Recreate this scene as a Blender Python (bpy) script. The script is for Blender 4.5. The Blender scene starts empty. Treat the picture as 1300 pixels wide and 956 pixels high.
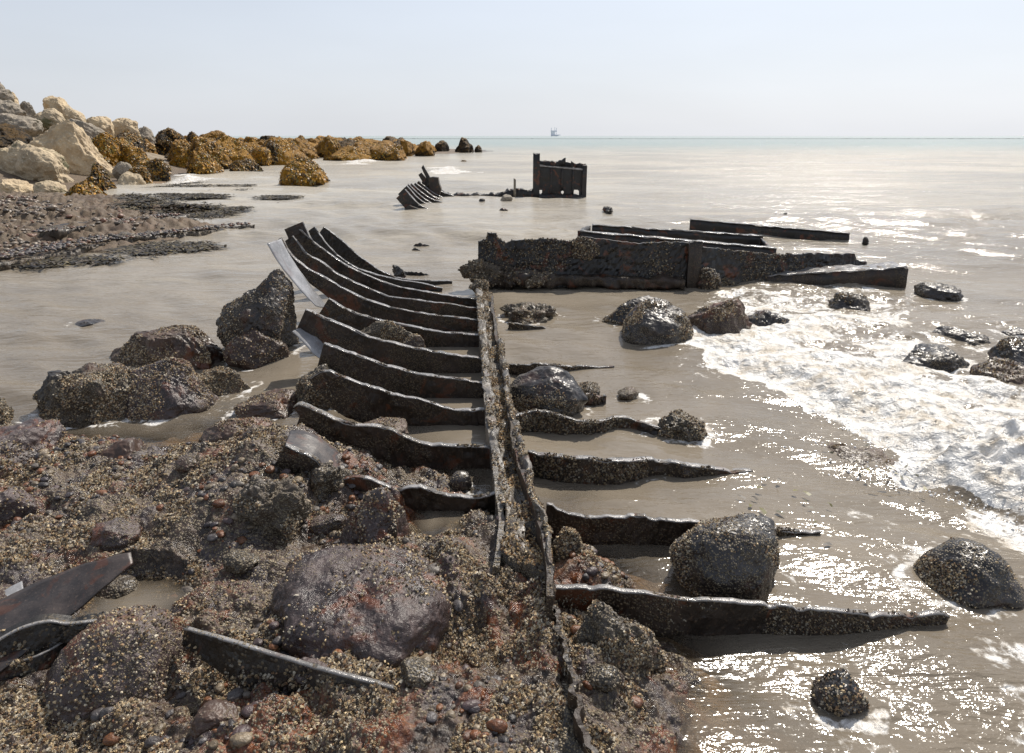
import bpy, math, random
import numpy as np
C = bpy.context.scene.collection
RNG = np.random.default_rng(7)
random.seed(7)
rad = math.radians

# ------------------------------------------------------------------ camera model (used once to survey positions)
W0, F0, CX, CY, H = 1300.0, 867.0, 650.0, 433.5, 1.7
PITCH = math.atan((CY-172.5)/F0)
cp, sp = math.cos(PITCH), math.sin(PITCH)
def ray(px, py):
    a = (px-CX)/F0; b = (py-CY)/F0
    return np.array([a, cp-b*sp, -sp-b*cp])
def P(px, py, z=0.0):                 # point seen at a pixel on a level plane
    d = ray(px, py); t = (z-H)/d[2]
    return np.array([0, 0, H])+t*d
def PY(px, py, Y):                    # point seen at a pixel on an upright plane y = Y
    d = ray(px, py); t = Y/d[1]
    return np.array([0, 0, H])+t*d
def ydist(py, z=0.0): return P(CX, py, z)[1]
def poly(pts, z=0.0): return np.array([P(x, y, z)[:2] for x, y in pts])

# ------------------------------------------------------------------ noise
def _h(ix, iy, iz, s):
    h = (ix.astype(np.uint32)*np.uint32(374761393) + iy.astype(np.uint32)*np.uint32(668265263)
         + iz.astype(np.uint32)*np.uint32(2147483647 & 1274126177) + np.uint32(s*974711 % 4294967295))
    h = (h ^ (h >> np.uint32(13)))*np.uint32(1274126177)
    h = h ^ (h >> np.uint32(16))
    h = h*np.uint32(2246822519); h = h ^ (h >> np.uint32(15))
    return h.astype(np.float64)/2147483647.5-1.0
def vn3(p, s=0):
    f = np.floor(p); i = f.astype(np.int64); w = p-f; w = w*w*w*(w*(w*6-15)+10)
    x0, y0, z0 = i[:, 0], i[:, 1], i[:, 2]; r = 0
    for dx in (0, 1):
        wx = w[:, 0] if dx else 1-w[:, 0]
        for dy in (0, 1):
            wy = w[:, 1] if dy else 1-w[:, 1]
            for dz in (0, 1):
                wz = w[:, 2] if dz else 1-w[:, 2]
                r = r+wx*wy*wz*_h(x0+dx, y0+dy, z0+dz, s)
    return r
def vn2(x, y, s=0):
    fx, fy = np.floor(x), np.floor(y); ix, iy = fx.astype(np.int64), fy.astype(np.int64)
    wx = x-fx; wx = wx*wx*wx*(wx*(wx*6-15)+10); wy = y-fy; wy = wy*wy*wy*(wy*(wy*6-15)+10)
    z = np.zeros_like(ix)
    a = _h(ix, iy, z, s); b = _h(ix+1, iy, z, s); c = _h(ix, iy+1, z, s); d = _h(ix+1, iy+1, z, s)
    return (a*(1-wx)+b*wx)*(1-wy)+(c*(1-wx)+d*wx)*wy
ROT3 = np.array([[0.36, 0.48, -0.8], [-0.8, 0.6, 0.0], [0.48, 0.64, 0.6]])
def fbm3(p, o=4, s=0, g=0.5, ridged=False):
    r = 0; a = 1.0; q = np.array(p, float)
    for k in range(o):
        n = vn3(q, s+k)
        if ridged: n = 1-2*np.abs(n)
        r = r+a*n; a *= g; q = (q@ROT3.T)*2.03+17.3
    return r
def fbm2(x, y, o=4, s=0, g=0.5, ridged=False):
    r = 0; a = 1.0
    for k in range(o):
        n = vn2(x, y, s+k)
        if ridged: n = 1-2*np.abs(n)
        r = r+a*n; a *= g; x, y = (0.8*x-0.6*y)*2.03+11.7, (0.6*x+0.8*y)*2.03+5.1
    return r
def sstep(a, b, x):
    t = np.clip((x-a)/(b-a), 0, 1); return t*t*(3-2*t)
def sdpoly(x, y, pg):                 # signed distance, positive inside
    d2 = np.full(x.shape, 1e18); ins = np.zeros(x.shape, bool); n = len(pg)
    for i in range(n):
        ax, ay = pg[i]; bx, by = pg[(i+1) % n]
        ex, ey = bx-ax, by-ay; L = ex*ex+ey*ey+1e-12
        t = np.clip(((x-ax)*ex+(y-ay)*ey)/L, 0, 1)
        d2 = np.minimum(d2, (x-ax-t*ex)**2+(y-ay-t*ey)**2)
        if ay != by:
            c = ((ay > y) != (by > y)) & (x < ex*(y-ay)/(by-ay)+ax); ins ^= c
    d = np.sqrt(d2); return np.where(ins, d, -d)
def dline(x, y, pl):                  # distance to a polyline and the parameter along it
    best = np.full(x.shape, 1e9); par = np.zeros(x.shape); n = len(pl)-1
    for i in range(n):
        ax, ay = pl[i]; bx, by = pl[i+1]; ex, ey = bx-ax, by-ay
        t = np.clip(((x-ax)*ex+(y-ay)*ey)/(ex*ex+ey*ey+1e-12), 0, 1)
        d = np.hypot(x-ax-t*ex, y-ay-t*ey); m = d < best
        best = np.where(m, d, best); par = np.where(m, (i+t)/n, par)
    return best, par

# ------------------------------------------------------------------ mesh and object helpers
def mk(name, v, quads=None, tris=None, attrs=None, cols=None, smooth=True):
    me = bpy.data.meshes.new(name); v = np.asarray(v, np.float32)
    idx = []; starts = []; off = 0
    for f in (quads, tris):
        if f is None or len(f) == 0: continue
        f = np.asarray(f, np.int32); k = f.shape[1]
        idx.append(f.ravel()); starts.append(off+np.arange(len(f))*k); off += f.size
    idx = np.concatenate(idx); starts = np.concatenate(starts)
    me.vertices.add(len(v)); me.vertices.foreach_set('co', v.ravel())
    me.loops.add(len(idx)); me.loops.foreach_set('vertex_index', idx.astype(np.int32))
    me.polygons.add(len(starts)); me.polygons.foreach_set('loop_start', starts.astype(np.int32))
    me.polygons.foreach_set('use_smooth', np.full(len(starts), bool(smooth)))
    me.update(calc_edges=True)
    for k, a in (attrs or {}).items():
        me.attributes.new(k, 'FLOAT', 'POINT').data.foreach_set('value', np.asarray(a, np.float32))
    if cols is not None:
        c4 = np.ones((len(v), 4), np.float32); c4[:, :3] = cols
        me.attributes.new('Col', 'FLOAT_COLOR', 'POINT').data.foreach_set('color', c4.ravel())
    return me
def obj(name, me, m=None, parent=None, kind=None, loc=None):
    o = bpy.data.objects.new(name, me); C.objects.link(o)
    if m is not None: me.materials.append(m)
    if parent is not None: o.parent = parent
    if kind: o['kind'] = kind
    if loc is not None: o.location = loc
    return o
def tag(o, label, cat, group=None):
    o['label'] = label; o['category'] = cat
    if group: o['group'] = group
    return o
def thing(name, label, cat, loc=(0, 0, 0), group=None):
    o = bpy.data.objects.new(name, None); C.objects.link(o); o.location = loc
    return tag(o, label, cat, group)
def gridq(nr, nc, off=0):
    i = np.arange(nr-1)[:, None]*nc+np.arange(nc-1)[None, :]
    return (np.stack([i, i+1, i+nc+1, i+nc], -1).reshape(-1, 4)+off)
_ico = {}
def ico(n):
    if n in _ico: return _ico[n]
    t = (1+5**.5)/2
    v = [(-1, t, 0), (1, t, 0), (-1, -t, 0), (1, -t, 0), (0, -1, t), (0, 1, t), (0, -1, -t), (0, 1, -t), (t, 0, -1), (t, 0, 1), (-t, 0, -1), (-t, 0, 1)]
    f = [(0, 11, 5), (0, 5, 1), (0, 1, 7), (0, 7, 10), (0, 10, 11), (1, 5, 9), (5, 11, 4), (11, 10, 2), (10, 7, 6), (7, 1, 8), (3, 9, 4), (3, 4, 2), (3, 2, 6), (3, 6, 8), (3, 8, 9), (4, 9, 5), (2, 4, 11), (6, 2, 10), (8, 6, 7), (9, 8, 1)]
    v = np.array(v, float); v /= np.linalg.norm(v, axis=1)[:, None]; f = np.array(f)
    for _ in range(n):
        e = np.sort(np.concatenate([f[:, [0, 1]], f[:, [1, 2]], f[:, [2, 0]]]), 1)
        u, inv = np.unique(e, axis=0, return_inverse=True); inv = inv.reshape(-1)
        m = v[u].sum(1); m /= np.linalg.norm(m, axis=1)[:, None]
        k = len(f); o = len(v); a, b, c = inv[:k]+o, inv[k:2*k]+o, inv[2*k:]+o
        v = np.vstack([v, m])
        f = np.vstack([np.c_[f[:, 0], a, c], np.c_[f[:, 1], b, a], np.c_[f[:, 2], c, b], np.c_[a, b, c]])
    _ico[n] = (v, f); return v, f

# ------------------------------------------------------------------ materials
class M:
    def __init__(s, name):
        s.m = bpy.data.materials.new(name); s.m.use_nodes = True
        s.nt = s.m.node_tree; s.nt.nodes.clear(); s.N = s.nt.nodes; s.L = s.nt.links
        s.out = s.N.new('ShaderNodeOutputMaterial')
    def put(s, sock, v):
        if isinstance(v, bpy.types.NodeSocket): s.L.new(v, sock)
        elif v is not None:
            if hasattr(sock.default_value, '__len__') and not isinstance(v, (int, float)):
                v = tuple(v)
                if len(v) == 3 and len(sock.default_value) == 4: v = v+(1,)
            sock.default_value = v
    def n(s, t, ins=None, **pr):
        x = s.N.new('ShaderNode'+t)
        for k, v in pr.items(): setattr(x, k, v)
        for k, v in (ins or {}).items(): s.put(x.inputs[k], v)
        return x
    def noise(s, vec, sc, det=5, rough=.55, dist=0):
        return s.n('TexNoise', {'Vector': vec, 'Scale': sc, 'Detail': det, 'Roughness': rough, 'Distortion': dist}).outputs['Fac']
    def vor(s, vec, sc, feat='F1', out='Distance', rnd=1):
        return s.n('TexVoronoi', {'Vector': vec, 'Scale': sc, 'Randomness': rnd}, feature=feat).outputs[out]
    def ramp(s, fac, a, b, ca=(0, 0, 0), cb=(1, 1, 1)):
        r = s.n('MapRange', {'Value': fac, 'From Min': a, 'From Max': b}, interpolation_type='SMOOTHSTEP')
        if ca == (0, 0, 0) and cb == (1, 1, 1): return r.outputs[0]
        return s.mix(r.outputs[0], ca, cb)
    def mix(s, fac, a, b, blend='MIX'):
        x = s.n('Mix', data_type='RGBA', blend_type=blend)
        s.put(x.inputs[0], fac); s.put(x.inputs[6], a); s.put(x.inputs[7], b); return x.outputs[2]
    def ma(s, op, a, b=0.0, c=0.0):
        x = s.n('Math', operation=op); s.put(x.inputs[0], a); s.put(x.inputs[1], b); s.put(x.inputs[2], c); return x.outputs[0]
    def attr(s, nm, o='Fac'): return s.n('Attribute', attribute_name=nm).outputs[o]
    def bump(s, h, dist, st=1.0, nrm=None):
        return s.n('Bump', {'Height': h, 'Distance': dist, 'Strength': st, 'Normal': nrm} if nrm is not None else {'Height': h, 'Distance': dist, 'Strength': st}).outputs[0]
    def pbr(s, col, rough, nrm=None, spec=.5, metal=0):
        b = s.n('BsdfPrincipled', {'Base Color': col, 'Roughness': rough, 'Metallic': metal, 'Specular IOR Level': spec})
        if nrm is not None: s.put(b.inputs['Normal'], nrm)
        s.L.new(b.outputs[0], s.out.inputs[0]); return s.m
    def coord(s):
        oi = s.n('ObjectInfo').outputs['Random']; tc = s.n('TexCoord').outputs['Object']
        sc = s.n('VectorMath', {0: tc}, operation='ADD'); k = s.ma('MULTIPLY', oi, 37.0)
        s.L.new(k, sc.inputs[1]); return sc.outputs[0]

def rock_mat(name, dark, mid, lite, barn=.5, rough=(.25, .6), sc=3.0, rust=.3, bsc=130, algae=None, bcol=((.30, .25, .17), (.10, .08, .055)), bumpd=.01, world=False, big=1.6):
    s = M(name); v = s.n('NewGeometry').outputs['Position'] if world else s.coord()
    n1 = s.noise(v, sc, 8, .62); n2 = s.noise(v, big, 4, .5, .6); n3 = s.noise(v, sc*9, 5, .6)
    c = s.mix(s.ramp(n1, .36, .66), dark, mid); c = s.mix(s.ramp(n3, .55, .75), c, lite)
    if rust: c = s.mix(s.ma('MULTIPLY', s.ramp(s.noise(v, sc*.9, 5, .6, 1.0), .55, .66), rust), c, (.12, .034, .010))
    if algae is not None:
        nz = s.n('SeparateXYZ', {0: s.n('NewGeometry').outputs['Normal']}).outputs[2]
        c = s.mix(s.ma('MULTIPLY', s.ramp(s.ma('ADD', s.noise(v, sc*.6, 6, .6), s.ma('MULTIPLY', nz, -.06)), .53, .64), .8), c, algae)
    if barn:
        cell = s.n('TexVoronoi', {'Vector': v, 'Scale': bsc})
        hue = s.n('SeparateColor', {0: cell.outputs['Color']}).outputs
        patch = s.ramp(s.ma('ADD', n2, s.ma('MULTIPLY', s.noise(v, 22, 4, .6), .35)), .72-.2*barn, .86-.2*barn)
        on = s.ma('MULTIPLY', s.ma('MULTIPLY', s.ma('LESS_THAN', hue[0], .35+.5*barn), patch), s.ramp(cell.outputs['Distance'], .62, .42))
        bc = s.mix(hue[1], bcol[1], bcol[0]); bc = s.mix(s.ramp(cell.outputs['Distance'], .22, .05), bc, (.03, .025, .02))
        c = s.mix(on, c, bc)
        h = s.ma('ADD', s.ma('MULTIPLY', s.ma('MULTIPLY', on, s.ma('SUBTRACT', .6, cell.outputs['Distance'])), 1.2), s.ma('ADD', s.ma('MULTIPLY', n1, .8), s.ma('MULTIPLY', n3, .5)))
        r = s.mix(on, s.ramp(n1, .3, .7, (rough[0],)*3, (rough[1],)*3), (.75,)*3)
    else:
        h = s.ma('ADD', n1, s.ma('MULTIPLY', n3, .5)); r = s.ramp(n1, .3, .7, (rough[0],)*3, (rough[1],)*3)
    return s.pbr(c, r, s.bump(h, bumpd))

m_rock = rock_mat('wet_purple_rock', (.027, .019, .018), (.082, .058, .054), (.20, .155, .145), barn=.36, rough=(.2, .46), rust=.75, sc=6.5, bumpd=.016, bsc=170, bcol=((.42, .35, .23), (.14, .11, .07)))
m_rockb = rock_mat('barnacled_rock', (.018, .014, .010), (.058, .044, .031), (.14, .11, .075), barn=.95, rough=(.3, .6), rust=.3)
m_rockd = rock_mat('black_shiny_rock', (.012, .011, .011), (.038, .032, .031), (.09, .078, .076), barn=.5, rough=(.2, .48), rust=.3)
m_rockr = rock_mat('reddish_wet_rock', (.026, .015, .010), (.075, .042, .030), (.16, .105, .078), barn=.5, rough=(.3, .6), rust=.7)
m_iron = rock_mat('corroded_iron', (.010, .007, .0055), (.034, .021, .014), (.085, .055, .034), barn=.6, rough=(.3, .65), rust=.55, sc=5, bsc=110, bcol=((.16, .12, .07), (.05, .038, .025)), bumpd=.008, big=3)
m_ironp = rock_mat('black_iron', (.006, .0055, .005), (.013, .010, .008), (.026, .019, .014), barn=.16, rough=(.28, .6), rust=.8, sc=5, bsc=90, bcol=((.13, .10, .06), (.05, .038, .025)), bumpd=.006, big=2.2)
m_edge = rock_mat('worn_edge_sky_sheen', (.14, .135, .13), (.27, .26, .255), (.40, .39, .385), barn=.25, rough=(.10, .32), rust=.2, sc=9, bumpd=.006, bsc=140)  # worn wet rim, base colour raised to carry sky and sun sheen
m_keel = rock_mat('crusted_keel_edge', (.075, .068, .06), (.17, .155, .14), (.30, .28, .26), barn=.62, rough=(.18, .5), rust=.35, sc=8, bumpd=.012, bsc=120)
m_plate = rock_mat('bare_grey_plate', (.20, .20, .205), (.32, .32, .33), (.42, .42, .43), barn=0, rough=(.12, .3), rust=.2, sc=6, bumpd=.003)
m_slab = rock_mat('brown_weathered_plate', (.028, .024, .023), (.058, .046, .042), (.10, .075, .062), barn=0, rough=(.3, .5), rust=.35, sc=11, bumpd=.002)
m_ledge = rock_mat('brown_crusted_plate', (.024, .018, .013), (.075, .056, .038), (.17, .13, .09), barn=.6, rough=(.35, .7), rust=.2, sc=3, bsc=60, bumpd=.02)
m_lime = rock_mat('cream_limestone', (.36, .27, .165), (.56, .44, .28), (.66, .56, .41), barn=0, rough=(.7, .9), rust=0, sc=1.6, bumpd=.06)
m_limeg = rock_mat('algae_limestone', (.32, .25, .16), (.50, .40, .265), (.60, .52, .39), barn=0, rough=(.7, .9), rust=0, sc=1.8, algae=(.055, .062, .018), bumpd=.06)
m_limed = rock_mat('grey_limestone', (.17, .145, .11), (.30, .255, .20), (.46, .41, .33), barn=0, rough=(.7, .9), rust=0, sc=2.2, algae=(.05, .045, .02), bumpd=.06)
def weed_rock(name, gold, dk, k):
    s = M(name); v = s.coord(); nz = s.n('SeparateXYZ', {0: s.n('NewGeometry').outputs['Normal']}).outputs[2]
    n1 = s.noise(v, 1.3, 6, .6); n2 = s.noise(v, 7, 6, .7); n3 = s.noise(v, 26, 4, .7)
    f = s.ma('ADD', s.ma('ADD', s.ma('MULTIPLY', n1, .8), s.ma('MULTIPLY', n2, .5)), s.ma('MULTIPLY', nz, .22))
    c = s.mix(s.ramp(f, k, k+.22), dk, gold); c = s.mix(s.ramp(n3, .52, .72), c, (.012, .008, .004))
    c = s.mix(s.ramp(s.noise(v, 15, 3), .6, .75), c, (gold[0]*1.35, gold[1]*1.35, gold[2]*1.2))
    h = s.ma('ADD', s.ma('ADD', n2, n3), s.noise(v, 60, 3))
    return s.pbr(c, .6, s.bump(h, .12), .35)
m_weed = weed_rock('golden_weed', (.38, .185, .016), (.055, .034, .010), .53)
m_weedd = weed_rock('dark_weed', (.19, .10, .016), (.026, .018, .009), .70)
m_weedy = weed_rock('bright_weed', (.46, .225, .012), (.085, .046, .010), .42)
def frond_mat(name):
    s = M(name); return s.pbr(s.attr('Col', 'Color'), .5, None, .4)
m_frond = frond_mat('weed_frond')
def barn_mat():
    s = M('barnacle_shell'); v = s.n('NewGeometry').outputs['Position']
    c = s.mix(s.ramp(s.noise(v, 300, 2), .35, .65), s.mix(.5, s.attr('Col', 'Color'), (.02, .017, .013)), s.attr('Col', 'Color'))
    return s.pbr(c, .62, None, .4)
m_barn = barn_mat()
def pebble_mat():
    s = M('wet_pebble'); v = s.n('NewGeometry').outputs['Position']
    c = s.mix(s.ramp(s.noise(v, 70, 5), .4, .7), s.attr('Col', 'Color'), s.mix(.6, s.attr('Col', 'Color'), (.03, .02, .015)))
    return s.pbr(c, .42, s.bump(s.noise(v, 120, 3), .004), .5)
m_pebble = pebble_mat()
def ground_mat():
    s = M('barnacled_shore_ground'); v = s.n('NewGeometry').outputs['Position']; hgt = s.attr('lift')
    n0 = s.noise(v, 1.7, 5, .6, .5); n1 = s.noise(v, 9, 8, .65); n3 = s.noise(v, 60, 5, .65)
    c = s.mix(s.ramp(n1, .36, .64), (.022, .015, .011), (.078, .050, .034)); c = s.mix(s.ramp(n3, .52, .72), c, (.19, .14, .088))
    c = s.mix(s.ma('MULTIPLY', s.ramp(s.noise(v, 2.3, 5, .6, 1), .50, .60), s.ramp(s.n('SeparateXYZ', {0: v}).outputs[1], 8, 5, (.15,)*3, (.85,)*3)), c, s.mix(s.ramp(n3, .4, .6), (.08, .021, .008), (.20, .062, .016)))
    c = s.mix(s.ma('MULTIPLY', s.ramp(s.noise(v, 3.1, 5, .6, 1), .53, .62), s.ramp(s.n('SeparateXYZ', {0: v}).outputs[1], 8, 5, (.3,)*3, (.85,)*3)), c, s.mix(s.ramp(n3, .4, .65), (.028, .021, .022), (.085, .066, .067)))
    cell = s.n('TexVoronoi', {'Vector': v, 'Scale': 105}); hue = s.n('SeparateColor', {0: cell.outputs['Color']}).outputs
    on = s.ma('MULTIPLY', s.ma('MULTIPLY', s.ma('LESS_THAN', hue[0], .62), s.ramp(s.ma('ADD', n0, s.ma('MULTIPLY', n1, .4)), .6, .74)), s.ramp(cell.outputs['Distance'], .62, .4))
    bc = s.mix(hue[1], (.10, .078, .05), (.34, .28, .185)); bc = s.mix(s.ramp(cell.outputs['Distance'], .2, .05), bc, (.03, .025, .02))
    c = s.mix(on, c, bc)
    silt = s.mix(s.ramp(n1, .3, .7), (.12, .07, .033), (.25, .16, .08))
    silt = s.mix(s.ramp(s.noise(v, 5, 6, .6, .8), .55, .68), silt, (.10, .04, .022))
    c = s.mix(s.ramp(hgt, -.005, -.05), c, silt)
    far = s.n('SeparateXYZ', {0: v}).outputs[1]
    c = s.mix(s.ma('MULTIPLY', s.ramp(far, 22, 27), s.ramp(hgt, .25, .6)), c, s.mix(s.ramp(s.noise(v, .8, 6), .4, .6), (.10, .07, .03), (.28, .23, .16)))
    h = s.ma('ADD', s.ma('ADD', n1, s.ma('MULTIPLY', n3, .6)), s.ma('MULTIPLY', s.ma('MULTIPLY', on, s.ma('SUBTRACT', .6, cell.outputs['Distance'])), 1.0))
    rgh = s.mix(s.ramp(far, 5, 8), s.ramp(n1, .3, .7, (.14,)*3, (.42,)*3), (.72,)*3)
    c = s.mix(s.ramp(far, 6, 9), c, s.mix(.30, c, (.17, .115, .065)))
    return s.pbr(c, s.mix(on, rgh, (.7,)*3), s.bump(h, .012))
m_ground = ground_mat()
def water_mat():
    s = M('silty_sea_water'); g = s.n('NewGeometry'); v = g.outputs['Position']; sep = s.n('SeparateXYZ', {0: v}).outputs
    y = sep[1]
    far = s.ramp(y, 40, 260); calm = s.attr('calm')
    mud_sky = s.mix(s.ramp(s.noise(v, .35, 5, .6, .6), .35, .65), (.195, .165, .127), (.27, .23, .177))
    mud_sky = s.mix(s.ramp(y, 4.5, 22), mud_sky, s.mix(s.ramp(s.noise(v, .12, 4, .6), .4, .6), (.35, .32, .27), (.44, .40, .33))); mud_sky = s.mix(s.ramp(y, 45, 160), mud_sky, (.25, .315, .30))  # silt paler with distance for sky reflection, then the sea's own teal offshore
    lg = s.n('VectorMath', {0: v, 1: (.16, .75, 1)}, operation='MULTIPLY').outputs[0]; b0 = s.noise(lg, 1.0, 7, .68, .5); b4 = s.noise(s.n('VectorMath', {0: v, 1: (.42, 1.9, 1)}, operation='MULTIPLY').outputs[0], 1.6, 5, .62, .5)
    mud_sky = s.mix(s.ma('MULTIPLY', s.ramp(b0, .5, .66), s.ramp(y, 5, 14, (0, 0, 0.001), (.55,)*3)), mud_sky, (.52, .46, .36))  # pale streaks along the waves, sky reflection put into the colour
    st = s.n('VectorMath', {0: v, 1: (.55, 1, 1)}, operation='MULTIPLY').outputs[0]
    b1 = s.ma('ADD', s.noise(st, 1.1, 4, .6, .4), s.noise(st, 3.6, 4, .6, .4)); b2 = s.noise(st, 14, 4, .6, .4); b3 = s.noise(v, 45, 2, .5)
    h = s.ma('ADD', s.ma('ADD', s.ma('ADD', b1, s.ma('MULTIPLY', b4, 1.6)), s.ma('MULTIPLY', b0, s.n('MapRange', {'Value': y, 'From Min': 4, 'From Max': 40, 'To Min': .6, 'To Max': 6.0}).outputs[0])), s.ma('ADD', s.ma('MULTIPLY', b2, .32), s.ma('MULTIPLY', b3, .05)))
    amp = s.ma('MULTIPLY', s.ma('SUBTRACT', 1.0, s.ma('MULTIPLY', calm, .75)), s.n('MapRange', {'Value': y, 'From Min': 4, 'From Max': 60, 'To Min': .027, 'To Max': .035}).outputs[0])
    bp = s.n('Bump', {'Height': h, 'Strength': 1.0}); s.L.new(amp, bp.inputs['Distance']); nrm = bp.outputs[0]
    opaque = s.attr('murk')
    tr = s.n('BsdfTransparent', {'Color': (.86, .80, .68, 1)}).outputs[0]
    df = s.n('BsdfDiffuse', {'Color': mud_sky, 'Normal': nrm}).outputs[0]
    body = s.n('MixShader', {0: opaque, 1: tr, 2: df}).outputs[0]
    gl = s.n('BsdfGlossy', {'Color': (1, 1, 1, 1), 'Roughness': s.n('MapRange', {'Value': y, 'From Min': 3, 'From Max': 70, 'To Min': .105, 'To Max': .12}).outputs[0], 'Normal': nrm}).outputs[0]
    fr = s.n('Fresnel', {'IOR': 1.33, 'Normal': nrm}).outputs[0]
    fr = s.ma('MULTIPLY', fr, s.ma('SUBTRACT', 1.0, s.ma('MULTIPLY', fr, .48)))
    surf = s.n('MixShader', {0: fr, 1: body, 2: gl}).outputs[0]
    foam = s.attr('foam')
    wv = s.n('VectorMath', {0: v, 1: s.n('VectorMath', {0: s.n('TexNoise', {'Vector': v, 'Scale': 6, 'Detail': 4}).outputs['Color'], 1: (.10, .10, .10)}, operation='MULTIPLY').outputs[0]}, operation='ADD').outputs[0]
    lace = s.vor(wv, 11, 'SMOOTH_F1'); lace2 = s.vor(wv, 32, 'F1'); fn = s.noise(v, 20, 6, .7)
    ff = s.ma('ADD', foam, s.ma('ADD', s.ma('MULTIPLY', s.ma('SUBTRACT', lace, .38), .7), s.ma('ADD', s.ma('MULTIPLY', s.ma('SUBTRACT', lace2, .4), .35), s.ma('MULTIPLY', s.ma('SUBTRACT', fn, .5), .9))))
    ff = s.ma('MULTIPLY', s.ramp(ff, .40, .66), s.ramp(foam, .02, .2))
    fcol = s.mix(s.ramp(s.ma('ADD', s.noise(v, 5, 7, .68, .6), s.ma('MULTIPLY', lace, .25)), .40, .72), (.54, .475, .385), (.82, .81, .785))
    fb = s.bump(s.ma('ADD', s.noise(v, 17, 5, .55, .4), s.ma('MULTIPLY', lace, .8)), .035)
    fo = s.n('MixShader', {0: .18, 1: s.n('BsdfDiffuse', {'Color': fcol, 'Normal': fb}).outputs[0], 2: s.n('BsdfTranslucent', {'Color': fcol, 'Normal': fb}).outputs[0]}).outputs[0]
    fo = s.n('MixShader', {0: .06, 1: fo, 2: s.n('BsdfGlossy', {'Roughness': .25, 'Normal': fb}).outputs[0]}).outputs[0]
    fin = s.n('MixShader', {0: ff, 1: surf, 2: fo}).outputs[0]
    s.L.new(fin, s.out.inputs[0]); return s.m
m_water = water_mat()
def plain(name, c, r=.6):
    s = M(name); v = s.coord(); n = s.noise(v, 4, 4)
    return s.pbr(s.mix(s.ramp(n, .35, .65), c, tuple(k*.8 for k in c)), r)
m_ship = plain('haze_tinted_grey', (.85, .87, .92)); m_ship2 = plain('haze_tinted_dark_grey', (.72, .75, .83))  # pale colours carry the sea haze between shore and ship

# ------------------------------------------------------------------ the lie of the land
SHORE = poly([(-250, 548), (0, 548), (60, 553), (150, 563), (230, 565), (262, 552), (300, 540), (345, 548), (372, 566), (400, 545), (440, 548), (470, 562), (500, 588), (545, 612), (600, 645), (640, 655), (700, 665), (722, 690), (755, 728), (775, 770), (815, 812), (838, 850), (862, 950), (880, 1150), (800, 1700), (-900, 1700), (-1500, 900)], 0.03)
POOL = poly([(85, 805), (120, 755), (165, 733), (215, 735), (242, 752), (222, 775), (165, 797), (120, 822)], 0.07)
POOL2 = poly([(520, 655), (545, 638), (575, 645), (580, 668), (550, 684), (525, 678)], .05)
POOL3 = poly([(395, 556), (430, 552), (452, 562), (446, 580), (412, 582)], .05)
LEDGE = poly([(-300, 345), (0, 330), (100, 316), (170, 304), (240, 294), (305, 288), (250, 283), (215, 277), (250, 262), (190, 252), (130, 252), (60, 245), (-300, 250)], .05)
BANKLINE = np.array([(-40, 12), (-22, 18), (-15.3, 22.2), (-14.6, 26), (-15.6, 34), (-19.5, 52), (-12.5, 60), (-4, 77), (-3, 84), (-8, 95), (-60, 120), (-120, 60)])
MOUNDS = [(350, 600, .30, .20), (330, 660, .22, .12), (430, 600, .25, .08), (240, 640, .5, .07), (100, 690, .5, .06), (740, 700, .16, .07), (630, 810, .10, -.07), (668, 745, .10, .05), (690, 800, .12, .04), (760, 800, .22, .05), (440, 520, .3, .03), (560, 740, .3, .05)]
MW = [(P(a, b, .1)[0], P(a, b, .1)[1], r, h) for a, b, r, h in MOUNDS]
def land(x, y, fine=True):
    d = sdpoly(x, y, SHORE)+.10*fbm2(x*3, y*3, 4, 3)
    h = np.where(d > 0, .105*(1-np.exp(-np.maximum(d, 0)/.20)), np.maximum(d*.45, -.22-.02*np.maximum(y, 0)))
    h = np.maximum(h, -.9)
    for a, b, r, k in MW: h = h+k*np.exp(-((x-a)**2+(y-b)**2)/(r*r))
    near = sstep(30, 12, y)
    on = sstep(-.15, .1, d)
    h = h+(.022+.030*on)*fbm2(x*3.1, y*3.1, 3, 11)*near
    if fine:
        r1 = fbm2(x*9, y*9, 3, 21); r2 = fbm2(x*28, y*28, 3, 31)
        h = h+on*near*(.030*r1*(.7+.7*vn2(x*2, y*2, 77))-.022*np.abs(fbm2(x*6.3+4, y*6.3, 3, 24))+.012*np.abs(r2)+.012)+(1-on)*near*.008*r1
    p = sdpoly(x, y, POOL); h = np.where(p > -.06, np.minimum(h, .10-(p+.06)*.9), h)
    for q_ in (POOL2, POOL3): p = sdpoly(x, y, q_); h = np.where(p > -.04, np.minimum(h, .085-(p+.04)*.8), h)
    l = sdpoly(x, y, LEDGE)+.5*fbm2(x*.8, y*.8, 3, 41)
    q_ = x*.93+y*.37; r_ = y*.93-x*.37; hl = .19*(1-np.exp(-np.maximum(l, 0)/.5))+.10*sstep(0, 1, l)*fbm2(q_*.25, r_*1.8, 4, 45)
    if fine: hl = hl+sstep(0, .5, l)*(.05*np.abs(fbm2(x*3.2, y*3.2, 3, 51))+.05*fbm2(x*9, y*9, 2, 52)-.05)
    h = np.where(l > 0, np.maximum(h, 0)*0+hl, h)
    b = sdpoly(x, y, BANKLINE)
    hb = np.clip(b*.06, -1, .12)+np.clip((-x-15.5-.02*(y-25)), 0, 40)*.25*sstep(0, 5, b)*sstep(50, 34, y)
    h = np.where(b > -1, np.maximum(h, hb), h)
    return np.where(y > 100, np.minimum(h, -1.2), h)

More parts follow.
